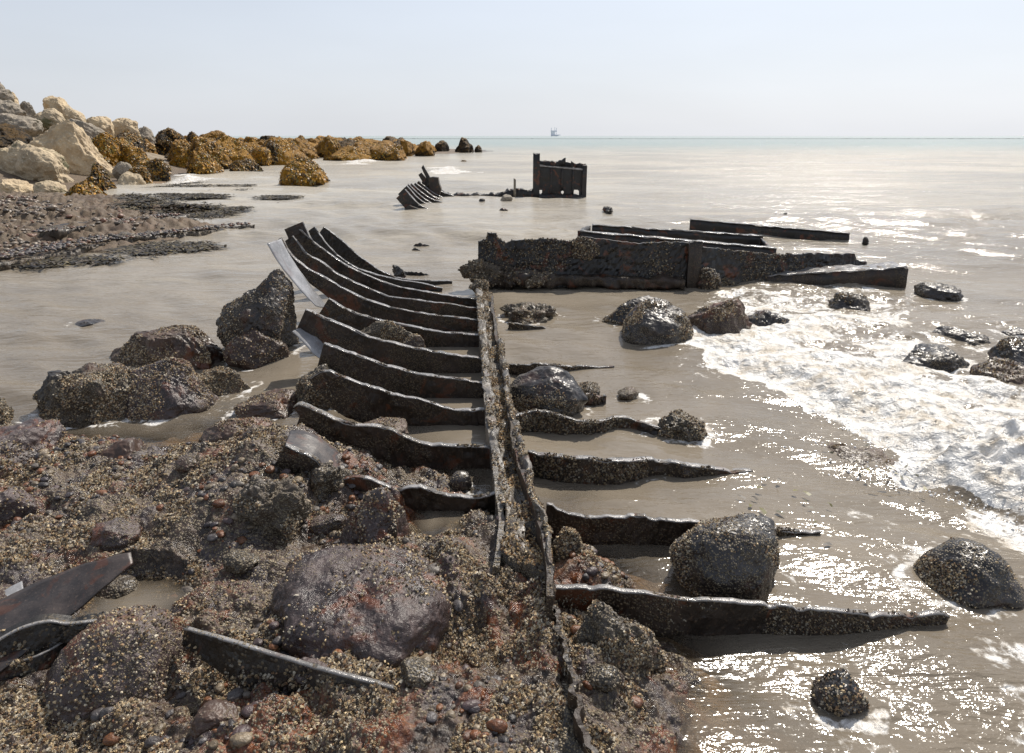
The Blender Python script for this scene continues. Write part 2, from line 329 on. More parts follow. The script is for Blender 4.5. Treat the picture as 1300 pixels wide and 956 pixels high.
def fan(rows, cols):
    y = np.array(rows); u = np.array(cols); Yg, U = np.meshgrid(y, u, indexing='ij')
    return U*(Yg+.9), Yg
def rowlist(py0, py1, n): return [ydist(p) for p in np.linspace(py0, py1, n)]
ucols = lambda n: np.concatenate([np.linspace(-6, -.86, 34)[:-1], np.linspace(-.85, .85, n), np.linspace(.86, 6, 34)[1:]])
rows = list(np.linspace(-2.5, .9, 14))+[r for r in rowlist(1120, 330, 760) if r > .95]+rowlist(329.5, 178, 260)+[350, 500, 800, 1500, 4000, 12000, 40000]
GX, GY = fan(rows, ucols(880)); GX[:14] = np.array(ucols(880))[None, :]*1.85
gh = land(GX.ravel(), GY.ravel())
me = mk('ground', np.c_[GX.ravel(), GY.ravel(), gh], gridq(*GX.shape), attrs={'lift': gh})
obj('ground', me, m_ground, kind='structure')

# ------------------------------------------------------------------ the sea
FRONT = poly([(872, 436), (905, 464), (960, 482), (1010, 504), (1072, 532), (1118, 566), (1140, 604), (1190, 618), (1240, 640), (1300, 668), (1400, 700), (1700, 760)])
FZ = np.vstack([FRONT, poly([(1700, 560), (1400, 520), (1300, 486), (1235, 462), (1180, 440), (1150, 415), (1190, 400), (1130, 372), (1080, 358), (1000, 356), (935, 364), (902, 376), (884, 405)])])
PATCH = [(poly([(1225, 640), (1300, 650), (1400, 660), (1400, 735), (1300, 712), (1262, 695), (1240, 668)]), .50),
         (poly([(1205, 800), (1240, 786), (1300, 790), (1400, 780), (1400, 960), (1290, 930), (1265, 850), (1225, 830)]), .36),
         (poly([(207, 236), (222, 222), (255, 222), (262, 230), (240, 240)]), .75),
         (poly([(425, 208), (440, 200), (480, 199), (500, 204), (460, 209)]), .62),
         (poly([(545, 219), (556, 213), (580, 213), (602, 217), (575, 221)]), .8),
         (poly([(640, 320), (870, 330), (860, 345), (640, 340)]), .12)]
def waves(x, y, cell):
    z = np.zeros_like(x); rs = np.random.default_rng(5)
    mod = .65+.5*vn2(x*.25, y*.5, 3)
    for k in range(46):
        lam = .16*(58.0**(k/45)); th = rad(258)+rs.normal(0, .5 if lam < 1.2 else .28); ph = rs.uniform(0, 6.28)
        st = .038 if lam < .35 else .08 if lam < .9 else (.05 if lam < 2.0 else .022)
        a = st*lam/6.283
        att = np.clip((lam/cell-2.5)/3, 0, 1)
        w = 1.2*vn2(x/lam*.33+k*7.1, y/lam*.33, 60+k)
        z = z+a*att*np.sin(6.283/lam*(math.cos(th)*x+math.sin(th)*y)+ph+w*2)
    return z*mod
def sea(x, y, cell):
    d = sdpoly(x, y, FZ); fd, fp = dline(x, y, FRONT)
    hull = sdpoly(x, y, poly([(330, 430), (600, 360), (640, 370), (705, 770), (600, 960), (-900, 960), (-300, 545), (300, 540)]))
    cove = sdpoly(x, y, poly([(640, 370), (900, 366), (880, 440), (1000, 510), (1100, 700), (1000, 960), (690, 960)]))
    lag = sdpoly(x, y, poly([(-300, 330), (330, 300), (600, 350), (610, 360), (330, 540), (-300, 560)]))
    sh = 1-.84*sstep(-.15, .25, hull); sh = sh*(1-.42*sstep(-.3, .3, cove))*(1-.1*sstep(-1, 1, lag))
    z = waves(x, y, cell)*sh*(.62+.38*sstep(2, 6, y))
    hmax = np.interp(fp, [0, .1, .25, .40, .5, .55, .7, .85, 1], [.03, .05, .09, .13, .20, .31, .36, .34, .25])
    dd = np.where(d > 0, fd, 0)
    prof = sstep(-.02, .52, dd)*(np.exp(-np.maximum(dd-.4, 0)/.5)*.85+.15)
    prof = np.where(d > 0, prof, 0)
    bill = 1-np.abs(fbm2(x*3.6, y*3.6, 4, 91, .5))
    fine = fbm2(x*16, y*16, 3, 95, .55, True)
    z = z+hmax*prof*(.72+.36*np.clip(bill, -.3, 1))+np.where(d > 0, sstep(0, .12, d)*(.03*fbm2(x*3, y*3, 4, 97)+(.002+.005*prof)*fine), 0)
    edge = d+.10*fbm2(x*5, y*5, 4, 99)
    foam = np.where(edge > 0, np.clip(1.5*np.exp(-np.maximum(fd-.25, 0)/.65), .0, 1.4)+.37+.34*fbm2(x*1.6, y*2.6, 4, 93)-.32*sstep(.25, .8, np.abs(fbm2(x*2.6+3, y*3.4, 3, 96))), 0)*sstep(0, .05, edge)
    foam = np.where(edge > 0, np.maximum(foam, .18), 0)
    for pg, k in PATCH:
        q = sdpoly(x, y, pg); w = max(.05, .02*float(pg[:, 1].mean()))
        foam = np.maximum(foam, k*sstep(-w*.4, w, q+w*1.2*fbm2(x*.6/w, y*.6/w, 3, 14)))
        if pg[:, 1].mean() > 15: z = z+.16*sstep(0, w*2, q)*(.6+.6*fbm2(x*1.5, y*1.5, 3, 15))
    # white caps and crest flecks out at sea, streaky flecks close in
    cap = fbm2(x*.35, y*.9, 4, 130)*sstep(12, 24, y)
    foam = np.maximum(foam, .30*sstep(1.0, 1.3, cap+.25*sstep(-8, 10, x)))
    fl = sstep(.55, .85, fbm2(x*1.1, y*1.6, 3, 140))*sstep(-.2, .6, x)*sstep(9, 5, y)*sstep(.0, .3, x-.25)
    foam = np.maximum(foam, .26*fl)
    return z, foam, 1-sh
wrows = list(np.linspace(-2.5, .8, 10))+[r for r in rowlist(1100, 176, 930) if r > .85]+[420, 550, 800, 1300, 2500, 6000, 15000, 40000]
for pg, zl in ((POOL, .062), (POOL2, .055), (POOL3, .055)):
    c0 = pg.mean(0); big = c0+(pg-c0)*1.5; lo, hi = big.min(0), big.max(0); gx_, gy_ = np.meshgrid(np.linspace(lo[0], hi[0], 60), np.linspace(lo[1], hi[1], 60)); fx_, fy_ = gx_.ravel(), gy_.ravel()
    q_ = gridq(60, 60); sd_ = sdpoly(fx_, fy_, big); q_ = q_[(sd_[q_] > 0).all(1)]; u_, inv_ = np.unique(q_, return_inverse=True)
    dp_ = np.maximum(zl-land(fx_, fy_, False), 0)[u_]
    obj('tide_pool_water', mk('tide_pool_water', np.c_[fx_, fy_, np.full(len(fx_), zl)][u_], inv_.reshape(-1, 4), attrs={'foam': 0*u_, 'murk': np.clip(1-np.exp(-dp_/.10), .1, .9), 'calm': np.ones(len(u_))}), m_water, kind='structure')
# ------------------------------------------------------------------ barnacles, pebbles, fronds
BC = np.array([(.58, .45, .27), (.45, .335, .19), (.27, .20, .12), (.60, .53, .40), (.13, .095, .062), (.05, .04, .032), (.30, .185, .10), (.44, .39, .31), (.10, .07, .06)])
def tri_of(me):
    me.calc_loop_triangles(); n = len(me.loop_triangles)
    t = np.empty(n*3, np.int32); me.loop_triangles.foreach_get('vertices', t); v = np.empty(len(me.vertices)*3, np.float32)
    me.vertices.foreach_get('co', v); return v.reshape(-1, 3).astype(float), t.reshape(-1, 3)
def scatter(v, t, n, accept=None):
    a, b, c = v[t[:, 0]], v[t[:, 1]], v[t[:, 2]]; nr = np.cross(b-a, c-a); ar = np.linalg.norm(nr, axis=1)+1e-15
    w = ar.copy()
    if accept is not None: w = w*accept((a+b+c)/3, nr/ar[:, None])
    if w.sum() <= 0: return np.zeros((0, 3)), np.zeros((0, 3))
    k = RNG.choice(len(t), n, p=w/w.sum()); r = RNG.random((n, 2)); f = r.sum(1) > 1; r[f] = 1-r[f]
    return a[k]+(b[k]-a[k])*r[:, :1]+(c[k]-a[k])*r[:, 1:], nr[k]/ar[k, None]
def frames(nr):
    up = np.where(np.abs(nr[:, 2:3]) < .9, np.array([[0, 0, 1.]]), np.array([[1., 0, 0]]))
    a = np.cross(up, nr); a /= np.linalg.norm(a, axis=1)[:, None]+1e-12
    return a, np.cross(nr, a)
def barnacle_mesh(p, nr, r0, r1, pal=BC):
    n = len(p); S = 5; r = RNG.uniform(r0, r1, n)**1.0; h = r*RNG.uniform(.7, 1.5, n); a, b = frames(nr)
    nr = nr+.35*RNG.normal(0, 1, nr.shape); nr /= np.linalg.norm(nr, axis=1)[:, None]
    ang = np.linspace(0, 2*np.pi, S, endpoint=False)[None, :]+RNG.uniform(0, 6, n)[:, None]
    ring = np.cos(ang)[..., None]*a[:, None]+np.sin(ang)[..., None]*b[:, None]
    lo = p[:, None]+ring*r[:, None, None]-nr[:, None]*(r*.4)[:, None, None]; hi = p[:, None]+ring*(r*.52)[:, None, None]+nr[:, None]*h[:, None, None]
    ce = p+nr*(h*.55)[:, None]
    v = np.concatenate([lo, hi, ce[:, None]], 1).reshape(-1, 3); K = 2*S+1
    i = np.arange(S); j = (i+1) % S; o = (np.arange(n)*K)[:, None, None]
    q = (np.stack([i, j, j+S, i+S], 1)[None]+o).reshape(-1, 4); t = (np.stack([i+S, j+S, np.full(S, 2*S)], 1)[None]+o).reshape(-1, 3)
    col = pal[RNG.integers(0, len(pal), n)]*RNG.uniform(.85, 1.4, (n, 1)); col = np.repeat(col[:, None], K, 1); col[:, 2*S] *= .2
    return mk('barnacles', v, q, t, cols=col.reshape(-1, 3), smooth=False)
PC = .8*np.array([(.16, .055, .018), (.11, .10, .10), (.06, .05, .055), (.22, .17, .11), (.20, .08, .03), (.09, .06, .06), (.14, .12, .10), (.04, .035, .035), (.28, .22, .15)])
def pebble_mesh(p, r, pal=PC, flat=(.5, .85)):
    n = len(p); tv, tf = ico(2); k = len(tv); s = np.c_[RNG.uniform(.8, 1.3, n), RNG.uniform(.7, 1.1, n), RNG.uniform(*flat, n)]*r[:, None]
    th = RNG.uniform(0, 6.28, n); c, d = np.cos(th), np.sin(th); q = tv[None]*s[:, None]
    q = q*(1+.16*vn3((tv[None]*1.7+RNG.uniform(0, 50, (n, 1, 1))).reshape(-1, 3)).reshape(n, k, 1))
    v = np.stack([q[..., 0]*c[:, None]-q[..., 1]*d[:, None], q[..., 0]*d[:, None]+q[..., 1]*c[:, None], q[..., 2]], -1)+p[:, None]
    f = (tf[None]+(np.arange(n)*k)[:, None, None]).reshape(-1, 3)
    col = np.repeat((pal[RNG.integers(0, len(pal), n)]*RNG.uniform(.7, 1.2, (n, 1)))[:, None], k, 1)
    return mk('pebbles', v.reshape(-1, 3), None, f, cols=col.reshape(-1, 3))

def ground_pts(n, inside, dens, keep=.012):
    out = []
    lo, hi = inside.min(0), inside.max(0)
    lo = np.maximum(lo, [-3.6, 1.15]); hi = np.minimum(hi, [2.0, 6])
    while sum(map(len, out)) < n:
        q = lo+RNG.random((n*3, 2))*(hi-lo); yy = q[:, 1]
        acc = (sdpoly(q[:, 0], yy, inside) > -.15) & (np.abs(q[:, 0]) < .85*yy+.3)
        acc &= RNG.random(len(q)) < dens(q[:, 0], yy)*np.minimum(1, (2.2/np.maximum(yy, 1))**1.3)
        q = q[acc]; z = land(q[:, 0], q[:, 1]); m = z > keep; out.append(np.c_[q[m], z[m]])
    return np.concatenate(out)[:n]
def nrm_at(p):
    e = .012; z = land(p[:, 0], p[:, 1]); zx = land(p[:, 0]+e, p[:, 1]); zy = land(p[:, 0], p[:, 1]+e)
    n = np.c_[-(zx-z)/e, -(zy-z)/e, np.ones(len(p))]; return n/np.linalg.norm(n, axis=1)[:, None]
p = ground_pts(100000, SHORE, lambda a, b: np.clip(.17+1.7*fbm2(a*2.1, b*2.1, 4, 201)+1.9*fbm2(a*8, b*8, 3, 203), .006, 1))
o = obj('barnacle_crust', barnacle_mesh(p, nrm_at(p), .0019, .0062), m_barn, kind='stuff'); tag(o, 'tan barnacles crusting the foreground shore rocks', 'barnacles')
p = ground_pts(3200, SHORE, lambda a, b: np.clip(.1+1.3*fbm2(a*2.6+9, b*2.6, 3, 211), .02, 1), .0)
r = RNG.uniform(0, 1, len(p))**4*.020+.0045
o = obj('shore_pebbles', pebble_mesh(p+np.c_[0*r, 0*r, r*.0], r), m_pebble, kind='stuff'); tag(o, 'small rust and grey pebbles strewn over the foreground shore', 'pebbles')

FR = FRONT[3:-1]; n = 900; k = RNG.integers(0, len(FR)-1, n); t_ = RNG.random((n, 1)); spr = FR[k]*(1-t_)+FR[k+1]*t_; nv = np.c_[-(FR[k+1]-FR[k])[:, 1], (FR[k+1]-FR[k])[:, 0]]; nv /= np.linalg.norm(nv, axis=1)[:, None]; nv = np.where(nv[:, 1:2] < 0, -nv, nv)
off = RNG.exponential(.16, (n, 1))-.05; spr = spr+nv*off; sz, _, _ = sea(spr[:, 0], spr[:, 1], np.full(n, .02)); r_ = RNG.random(n)**4*.006+.0015
up_ = RNG.exponential(.012, n)*(RNG.random(n) < .5)
s_ = M('foam_bubble'); bub = s_.pbr((.9, .89, .87), .4)
o = obj('foam_spray', pebble_mesh(np.c_[spr, sz+up_], r_, np.array([(.9, .9, .88)]), (.7, 1)), bub, kind='stuff'); tag(o, 'white spray and froth blobs along the breaker front', 'foam')

# ------------------------------------------------------------------ boulders
def rock_shape(w, d, h, seed, sub=5, cuts=7, rough=.10, sharp=.75, fine=.02):
    v, f = ico(sub); v = v.copy(); rs = np.random.default_rng(seed)
    for _ in range(cuts):
        n = rs.normal(0, 1, 3); n[2] = abs(n[2])*.7 if rs.random() < .6 else n[2]; n /= np.linalg.norm(n)
        k = rs.uniform(.5, .82); t = v@n; over = np.maximum(t-k, 0); v = v-n[None]*(over*sharp)[:, None]
    u = v/(np.linalg.norm(v, axis=1)[:, None]+1e-9)
    o = rs.uniform(0, 60, 3)
    v = v*(1+rough*fbm3(v*1.6+o, 3, seed % 91))[:, None]
    v = v/np.abs(v).max(0)*np.array([w/2, d/2, h/2])
    m = max(w, d, h)
    v = v+u*(fine*m*(fbm3(v*(7/m)+o, 4, seed % 83, .55))+fine*.35*m*fbm3(v*(34/m)+o, 3, seed % 71, .6))[:, None]
    return v, f
COLLAR = []
def boulder(name, label, cat, box, mat, seed, zb=0.0, Y=None, sub=5, dr=1.0, sink=.4, barn=0, tilt=0, group=None, rough=.10, cuts=7, fine=.02, sharp=.75, yaw=0, dens=None, br=(.0024, .0055), taper=0, flat=0):
    barn = int(barn*1.7)
    x0, x1, yt, yb = box; xc = (x0+x1)/2
    Yf = ydist(yb, zb) if Y is None else Y
    zc = Yf*cp+(H-zb)*sp; w = (x1-x0)/F0*zc; d = w*dr; Yc = Yf+d*.42
    ztop = PY(xc, yt, Yf+d*.3)[2]
    zc2 = Yc*cp+(H-zb)*sp; w = (x1-x0)/F0*zc2*.98
    h = max((ztop-zb), .02)/(1-sink)
    v, f = rock_shape(w, d, h, seed, sub, cuts, rough, sharp, fine)
    if flat: k_ = flat*h/2; v[:, 2] = np.where(v[:, 2] > k_, k_+.22*(v[:, 2]-k_), v[:, 2]); v[:, 2] *= (h/2)/v[:, 2].max()
    if taper: v[:, :2] *= (1-taper*(v[:, 2:3]/h+.1))
    c, s_ = math.cos(tilt), math.sin(tilt); v = np.c_[v[:, 0]*c+v[:, 2]*s_, v[:, 1], -v[:, 0]*s_+v[:, 2]*c]
    c, s_ = math.cos(yaw), math.sin(yaw); v = np.c_[v[:, 0]*c-v[:, 1]*s_, v[:, 0]*s_+v[:, 1]*c, v[:, 2]]
    zcen = ztop-v[:, 2].max()
    loc = (float((xc-CX)/F0*zc2), float(Yc), float(zcen))
    me = mk(name, v, None, f); o = obj(name, me, mat, loc=loc); tag(o, label, cat, group)
    wl = np.abs(v[:, 2]+zcen) < .04
    if zb == 0 and Yc < 14 and wl.sum() > 5: COLLAR.append((loc[0]+(v[wl, 0].max()+v[wl, 0].min())/2, loc[1]+(v[wl, 1].max()+v[wl, 1].min())/2, float(np.ptp(v[wl, 0])/2), float(np.ptp(v[wl, 1])/2)))
    if barn:
        dn = dens or (lambda c_, n_: np.clip(.25+1.3*fbm3(c_*4.5+seed, 3, 5), .0, 1)*(c_[:, 2]+zcen > -.02)*(n_[:, 1] < .6))
        if mat is m_rockd and dens is None: dn0 = dn; dn = lambda c_, n_: dn0(c_, n_)**1.5*np.clip(1.15-1.35*n_[:, 2]+.7*vn3(c_*6+3, 4), .03, 1)
        p_, n_ = scatter(v, f, barn, dn)
        if len(p_): obj('barnacles', barnacle_mesh(p_, n_, *br), m_barn, o, kind='stuff')
    return o
B = boulder
# foreground
B('boulder', 'smooth grey purple pointed boulder just left of the keel', 'boulder', (432, 532, 622, 725), m_rock, 11, .06, sub=6, barn=500, fine=0.012, sink=0.5, rough=0.16, sharp=0.5, cuts=4, dr=1.1)
B('boulder', 'largest domed purple grey boulder in the foreground, left of the lower keel', 'boulder', (350, 600, 730, 862), m_rock, 12, .06, sub=6, barn=1300, fine=0.011, sink=0.55, dr=1.25, cuts=4, sharp=0.5, rough=0.14)
B('boulder', 'smooth dark slab of rock above the long black blade', 'boulder', (218, 348, 758, 806), m_rock, 13, .05, sub=6, barn=500, fine=0.006, sink=0.6, sharp=0.5, cuts=4, rough=0.09, dr=1.0)
B('boulder', 'wet black bottom boulder between the curled plate and the long blade', 'boulder', (60, 262, 806, 940), m_rock, 14, .04, sub=6, barn=900, fine=0.012, sink=0.6, sharp=0.4, cuts=4, rough=0.09, dr=1.1)
B('boulder', 'dark grey stone at the left edge above the flat brown plate', 'boulder', (-25, 42, 628, 668), m_rock, 15, .12, sub=5, barn=250, fine=.01)
B('boulder', 'low reddish humped rock beside the tidal channel', 'boulder', (258, 352, 535, 582), m_rockr, 16, .05, sub=5, barn=600, sink=.4)
B('boulder', 'broad purple slab lying low at the left of the shore', 'boulder', (95, 205, 566, 612), m_rockr, 17, .08, sub=5, barn=350, sink=.6)
B('boulder', 'flat wet grey rock at far left of the shore edge', 'boulder', (-40, 88, 552, 600), m_rock, 18, .06, sub=5, barn=400, sink=.6)
B('boulder', 'rusty encrusted lump under the tip of the near rib', 'boulder', (296, 392, 612, 700), m_rockb, 19, .10, sub=6, barn=2600, sink=0.5, rough=.2, fine=.035, dr=1.1)
B('boulder', 'barnacled hump between the near rib and the pointed boulder', 'boulder', (382, 452, 590, 650), m_rockb, 20, .10, sub=5, barn=1400, sink=0.5, rough=.2, fine=.035, dr=1.1)
B('boulder', 'encrusted bank against the right side of the keel', 'boulder', (700, 762, 672, 745), m_rockb, 21, .0, sub=5, barn=1500, sink=0.5, rough=.2, fine=.035, dr=1.1)
B('boulder', 'barnacled mass under the nearest right hand rib', 'boulder', (716, 846, 775, 885), m_rockb, 22, .0, sub=6, barn=2600, sink=0.55, rough=.2, fine=.03, dr=1.1)
B('stone', 'small round grey stone in the hull pool beside the keel', 'stone', (570, 600, 600, 624), m_rockd, 23, .0, sub=4, cuts=2, rough=.05, sink=.3, fine=.008)
B('stone', 'top of a dark stone breaking the water at the bottom edge', 'stone', (1030, 1105, 862, 905), m_rockd, 24, .0, sub=5, sink=.5, barn=200)
# around the hull, in the water
B('boulder', 'pointed black boulder with glossy right flank against the keel', 'boulder', (638, 744, 468, 532), m_rockd, 31, .0, sub=6, barn=1100, sink=.3, fine=0.008, tilt=.12, br=(.0032, .006), sharp=0.5)
B('boulder', 'wet glinting boulder straddling the second right hand rib', 'boulder', (852, 1004, 664, 770), m_rockd, 32, .0, sub=6, barn=1700, sink=0.35, fine=0.009, tilt=0.42, sharp=0.55, cuts=5, taper=0.3)
B('boulder', 'lone black domed boulder in the swash at lower right', 'boulder', (1172, 1292, 704, 770), m_rockd, 33, .0, sub=6, barn=900, sink=0.42, fine=0.006, cuts=4, sharp=0.4, taper=0.3)
B('boulder', 'large barnacled round boulder in front of the black hull wall', 'boulder', (778, 880, 384, 438), m_rockd, 34, .0, sub=6, barn=1800, sink=0.42, fine=0.009, cuts=4, br=(.004, .0075), sharp=0.4, taper=0.2)
B('boulder', 'dark boulder tucked behind the round barnacled one', 'boulder', (765, 852, 378, 420), m_rockd, 35, .0, sub=5, barn=800, sink=.3, br=(.004, .0075))
B('boulder', 'brown boulder on the left edge of the white foam', 'boulder', (868, 952, 380, 430), m_rockr, 36, .0, sub=5, barn=900, sink=0.5, br=(.004, .0075), taper=0.3, rough=0.18)
B('boulder', 'foam washed rock right of the brown boulder', 'boulder', (936, 1008, 396, 424), m_rockd, 37, .0, sub=5, barn=200, sink=.5, br=(.004, .0075))
B('boulder', 'jagged black rock in foam in front of the low beam end', 'boulder', (1052, 1112, 372, 400), m_rockd, 38, .0, sub=5, barn=200, rough=.2, br=(.004, .0075))
B('boulder', 'small smooth black rock right of the low beam end', 'boulder', (1163, 1216, 361, 381), m_rockd, 39, .0, sub=5, cuts=3)
B('boulder', 'low black rock above the foam near the right edge', 'boulder', (1184, 1252, 418, 442), m_rockd, 40, .0, sub=5, cuts=3, rough=.15)
B('boulder', 'thin dark rock awash at the upper right edge', 'boulder', (1268, 1325, 420, 436), m_rockd, 41, .0, sub=5, cuts=3)
B('boulder', 'grey boulder cut by the right edge of the view', 'boulder', (1258, 1340, 432, 470), m_rockd, 42, .0, sub=5, barn=300, br=(.004, .0075))
B('boulder', 'reddish boulder under the grey one at the right edge', 'boulder', (1236, 1330, 462, 505), m_rockr, 43, .0, sub=5, barn=300, br=(.004, .0075))
B('boulder', 'rock almost drowned in the middle of the foam', 'boulder', (1135, 1240, 446, 478), m_rockd, 44, .0, sub=5, sink=.45, rough=.15)
B('boulder', 'flat reddish rock awash just in front of the breaker', 'boulder', (1028, 1142, 578, 593), m_rockr, 45, .0, sub=5, barn=300, sink=0.8, rough=.18)
# left lagoon
B('boulder', 'long flat topped brown boulder in the left lagoon', 'boulder', (134, 294, 418, 462), m_rockr, 51, .0, sub=6, barn=1800, sink=0.5, dr=0.6, rough=.16, fine=0.03, sharp=0.6, br=(.0035, .0065), cuts=6, flat=0.55, taper=0.25)
B('boulder', 'barnacle crusted boulder at the left of the lagoon pair', 'boulder', (42, 205, 470, 532), m_rockb, 52, .0, sub=6, barn=3000, sink=0.5, rough=0.2, fine=0.045, dr=0.8, br=(.0032, .006), flat=0.7, taper=0.45, sharp=0.5)
B('boulder', 'smooth grey topped boulder at the right of the lagoon pair', 'boulder', (145, 270, 460, 528), m_rock, 53, .0, sub=6, barn=1500, sink=0.45, fine=.016, tilt=-0.3, dr=0.9, br=(.0032, .006), flat=0.8, taper=0.35, sharp=0.5)
B('boulder', 'low barnacled rock trailing right of the lagoon pair', 'boulder', (240, 316, 468, 504), m_rockb, 54, .0, sub=5, barn=900, sink=0.5, rough=.2, fine=.035, br=(.0032, .006), flat=0.4, taper=0.4)
B('boulder', 'tall dark block of rock leaning beside the bare grey plate', 'boulder', (290, 394, 344, 450), m_rockd, 55, .0, sub=6, barn=900, sink=.2, rough=0.16, dr=.9, fine=0.02, cuts=11, tilt=0.2, br=(.0035, .0065), sharp=0.9, taper=0.45)
B('boulder', 'low pinkish wet rock at the foot of the tall dark block', 'boulder', (288, 375, 417, 460), m_rockr, 56, .0, sub=5, barn=500, sink=0.5, br=(.0035, .0065), taper=0.3)
B('boulder', 'barnacled rock cut by the left edge above the shore', 'boulder', (-30, 22, 504, 545), m_rockb, 57, .0, sub=5, barn=500, sink=.3, rough=.2)
B('boulder', 'low dark rock awash in the channel left of the ribs', 'boulder', (300, 385, 506, 532), m_rockr, 58, .0, sub=5, barn=500, sink=.5, rough=.2)
B('boulder', 'dark encrusted mass hidden below the left ends of the ribs', 'boulder', (376, 440, 464, 520), m_rockb, 59, .0, sub=5, barn=900, sink=.3, rough=.2)
B('stone', 'long pale stone caught between two ribs', 'stone', (455, 538, 407, 434), m_rockb, 60, .09, sub=5, barn=900, sink=0.4, dr=0.3, cuts=3, rough=.08, tilt=0.22, br=(.0032, .006))
B('stone', 'round rusty stone beside the long pale one in the ribs', 'stone', (508, 540, 426, 450), m_rockr, 61, .06, sub=4, barn=200, sink=.3)
B('stone', 'flat pale wet stone lying on the near ribs', 'stone', (456, 524, 538, 558), m_rockr, 62, .12, sub=5, barn=500, sink=.4)
B('stone', 'rusty rubble stone lying behind the keel top', 'stone', (636, 716, 385, 410), m_rockb, 63, .0, sub=5, barn=600, sink=.35, rough=.3, fine=.05, br=(.004, .0075))
B('stone', 'tiny flat rock awash in the left lagoon', 'stone', (90, 132, 408, 417), m_rockd, 64, .0, sub=4, sink=.5)
B('stone', 'barnacled stone awash right of the pointed black boulder', 'stone', (780, 812, 494, 505), m_rockb, 65, .0, sub=4, sink=.4, barn=150)
B('stone', 'barnacled stone at the end of the broken right rib', 'stone', (728, 768, 488, 506), m_rockb, 66, .0, sub=4, sink=.4, barn=250)
B('stone', 'encrusted lump ending the third right hand rib', 'stone', (822, 896, 526, 558), m_rockb, 67, .0, sub=5, sink=.35, barn=900, rough=.25, fine=.04)
B('stone', 'rusty orange stone at the foot of the glinting boulder', 'stone', (918, 948, 742, 764), m_rockr, 68, .0, sub=4, sink=.4)
rs = np.random.default_rng(17)
for i in range(26):
    px_, py_ = rs.uniform(-20, 830), rs.uniform(575, 940); w_ = P(px_, py_, .08)
    if float(sdpoly(w_[[0]], w_[[1]], SHORE)[0]) < .06 or min(float(sdpoly(w_[[0]], w_[[1]], q_)[0]) for q_ in (POOL, POOL2)) > -.05 or 600 < px_ < 760: continue
    zg = float(land(w_[[0]], w_[[1]])[0]); r_ = rs.uniform(.03, .095); v, f = rock_shape(r_*2.2, r_*1.9, r_*1.3, 900+i, 5 if r_ > .05 else 4, 5, .12, .6, .014)
    o = obj('stone', mk('stone', v, None, f), (m_rock, m_rockr, m_rockb, m_rock, m_rockb)[i % 5], loc=(float(w_[0]), float(w_[1]), zg+r_*.12)); tag(o, 'half buried stone among the foreground barnacles', 'stone', 'half buried stones of the foreground shore')
# far left: armour rocks and weed covered boulders
def far(lab, box, Y, mat, seed, cat='boulder', name='boulder', **k):
    k.setdefault('zb', float(PY((box[0]+box[1])/2, box[3], Y)[2])); k.setdefault('sub', 5); k.setdefault('sink', .4)
    k.setdefault('fine', .022); k.setdefault('rough', .14)
    if name == 'weed_boulder': k.setdefault('taper', .35)
    return B(name, lab, cat, box, mat, seed, Y=Y, **k)
g = 'pale armour rocks piled at the left'
far('biggest cream limestone block at the left edge, mossy below', (-30, 105, 178, 240), 24.5, m_limeg, 101, group=g, sub=6, cuts=10, sharp=.9, dr=.6)
far('long cream limestone slab sloping down to the water', (38, 170, 152, 236), 27.5, m_lime, 102, group=g, sub=6, cuts=10, sharp=.95, dr=.5, tilt=.42)
far('pale rounded rock crowning the left pile against the sky', (54, 90, 121, 141), 37, m_lime, 103, group=g)
far('dark grey rock left of the crowning rock', (27, 50, 128, 153), 35, m_limed, 104, group=g)
far('green tinged grey rock right of the crowning rock', (78, 114, 134, 164), 34, m_limeg, 105, group=g)
far('whitish rock with bright green algae below the crowning rock', (44, 88, 137, 160), 33, m_limeg, 106, group=g)
far('pale domed rock alone on the skyline', (142, 180, 149, 176), 40, m_lime, 107, group=g)
far('small pale rock at the right end of the skyline pile', (174, 199, 160, 180), 43, m_limed, 108, group=g)
far('grey rock at the left edge of the pile, mid height', (-12, 30, 126, 149), 33, m_limed, 109, group=g)
far('broad dark rock band at the left edge under the grey rock', (-20, 50, 143, 166), 30, m_limed, 110, group=g)
far('weedy dark rock above the biggest cream block', (-15, 48, 156, 184), 28, m_weedd, 111, group=g)
far('brown shadowed rock in the middle of the pile', (84, 132, 150, 176), 32, m_limed, 112, group=g)
far('cream rock with sunlit top right of the brown one', (110, 148, 147, 174), 34, m_lime, 113, group=g)
far('tallest grey rock cut by the left edge', (-34, 10, 90, 130), 34, m_limed, 114, group=g, sharp=.9)
far('grey boulder directly below the tallest rock', (-30, 17, 109, 134), 33.5, m_limed, 115, group=g)
far('little pale rock right of the tallest one', (9, 24, 116, 130), 36, m_lime, 116, group=g)
far('small cream rock lying on the ledge at the left edge', (2, 42, 227, 248), 21.3, m_lime, 117, group=g)
far('flat cream and green rock in front of the big block', (40, 85, 229, 250), 21.2, m_limeg, 118, group=g)
far('pale low rock at the foot of the long slab', (150, 184, 218, 238), 25, m_limeg, 119, group=g)
far('grey white stone wedged right of the long slab', (146, 172, 205, 224), 27, m_limed, 120, group=g)
g2 = 'weed covered boulders along the shore'
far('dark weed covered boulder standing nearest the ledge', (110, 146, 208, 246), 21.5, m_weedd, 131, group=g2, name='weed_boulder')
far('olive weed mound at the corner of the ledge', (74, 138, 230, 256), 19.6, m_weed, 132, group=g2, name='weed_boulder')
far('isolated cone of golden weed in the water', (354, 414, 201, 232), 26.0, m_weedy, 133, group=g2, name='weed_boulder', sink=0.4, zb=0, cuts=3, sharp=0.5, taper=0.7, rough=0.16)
far('golden weed boulder facing the foamy gap', (236, 279, 188, 219), 33, m_weed, 134, group=g2, name='weed_boulder')
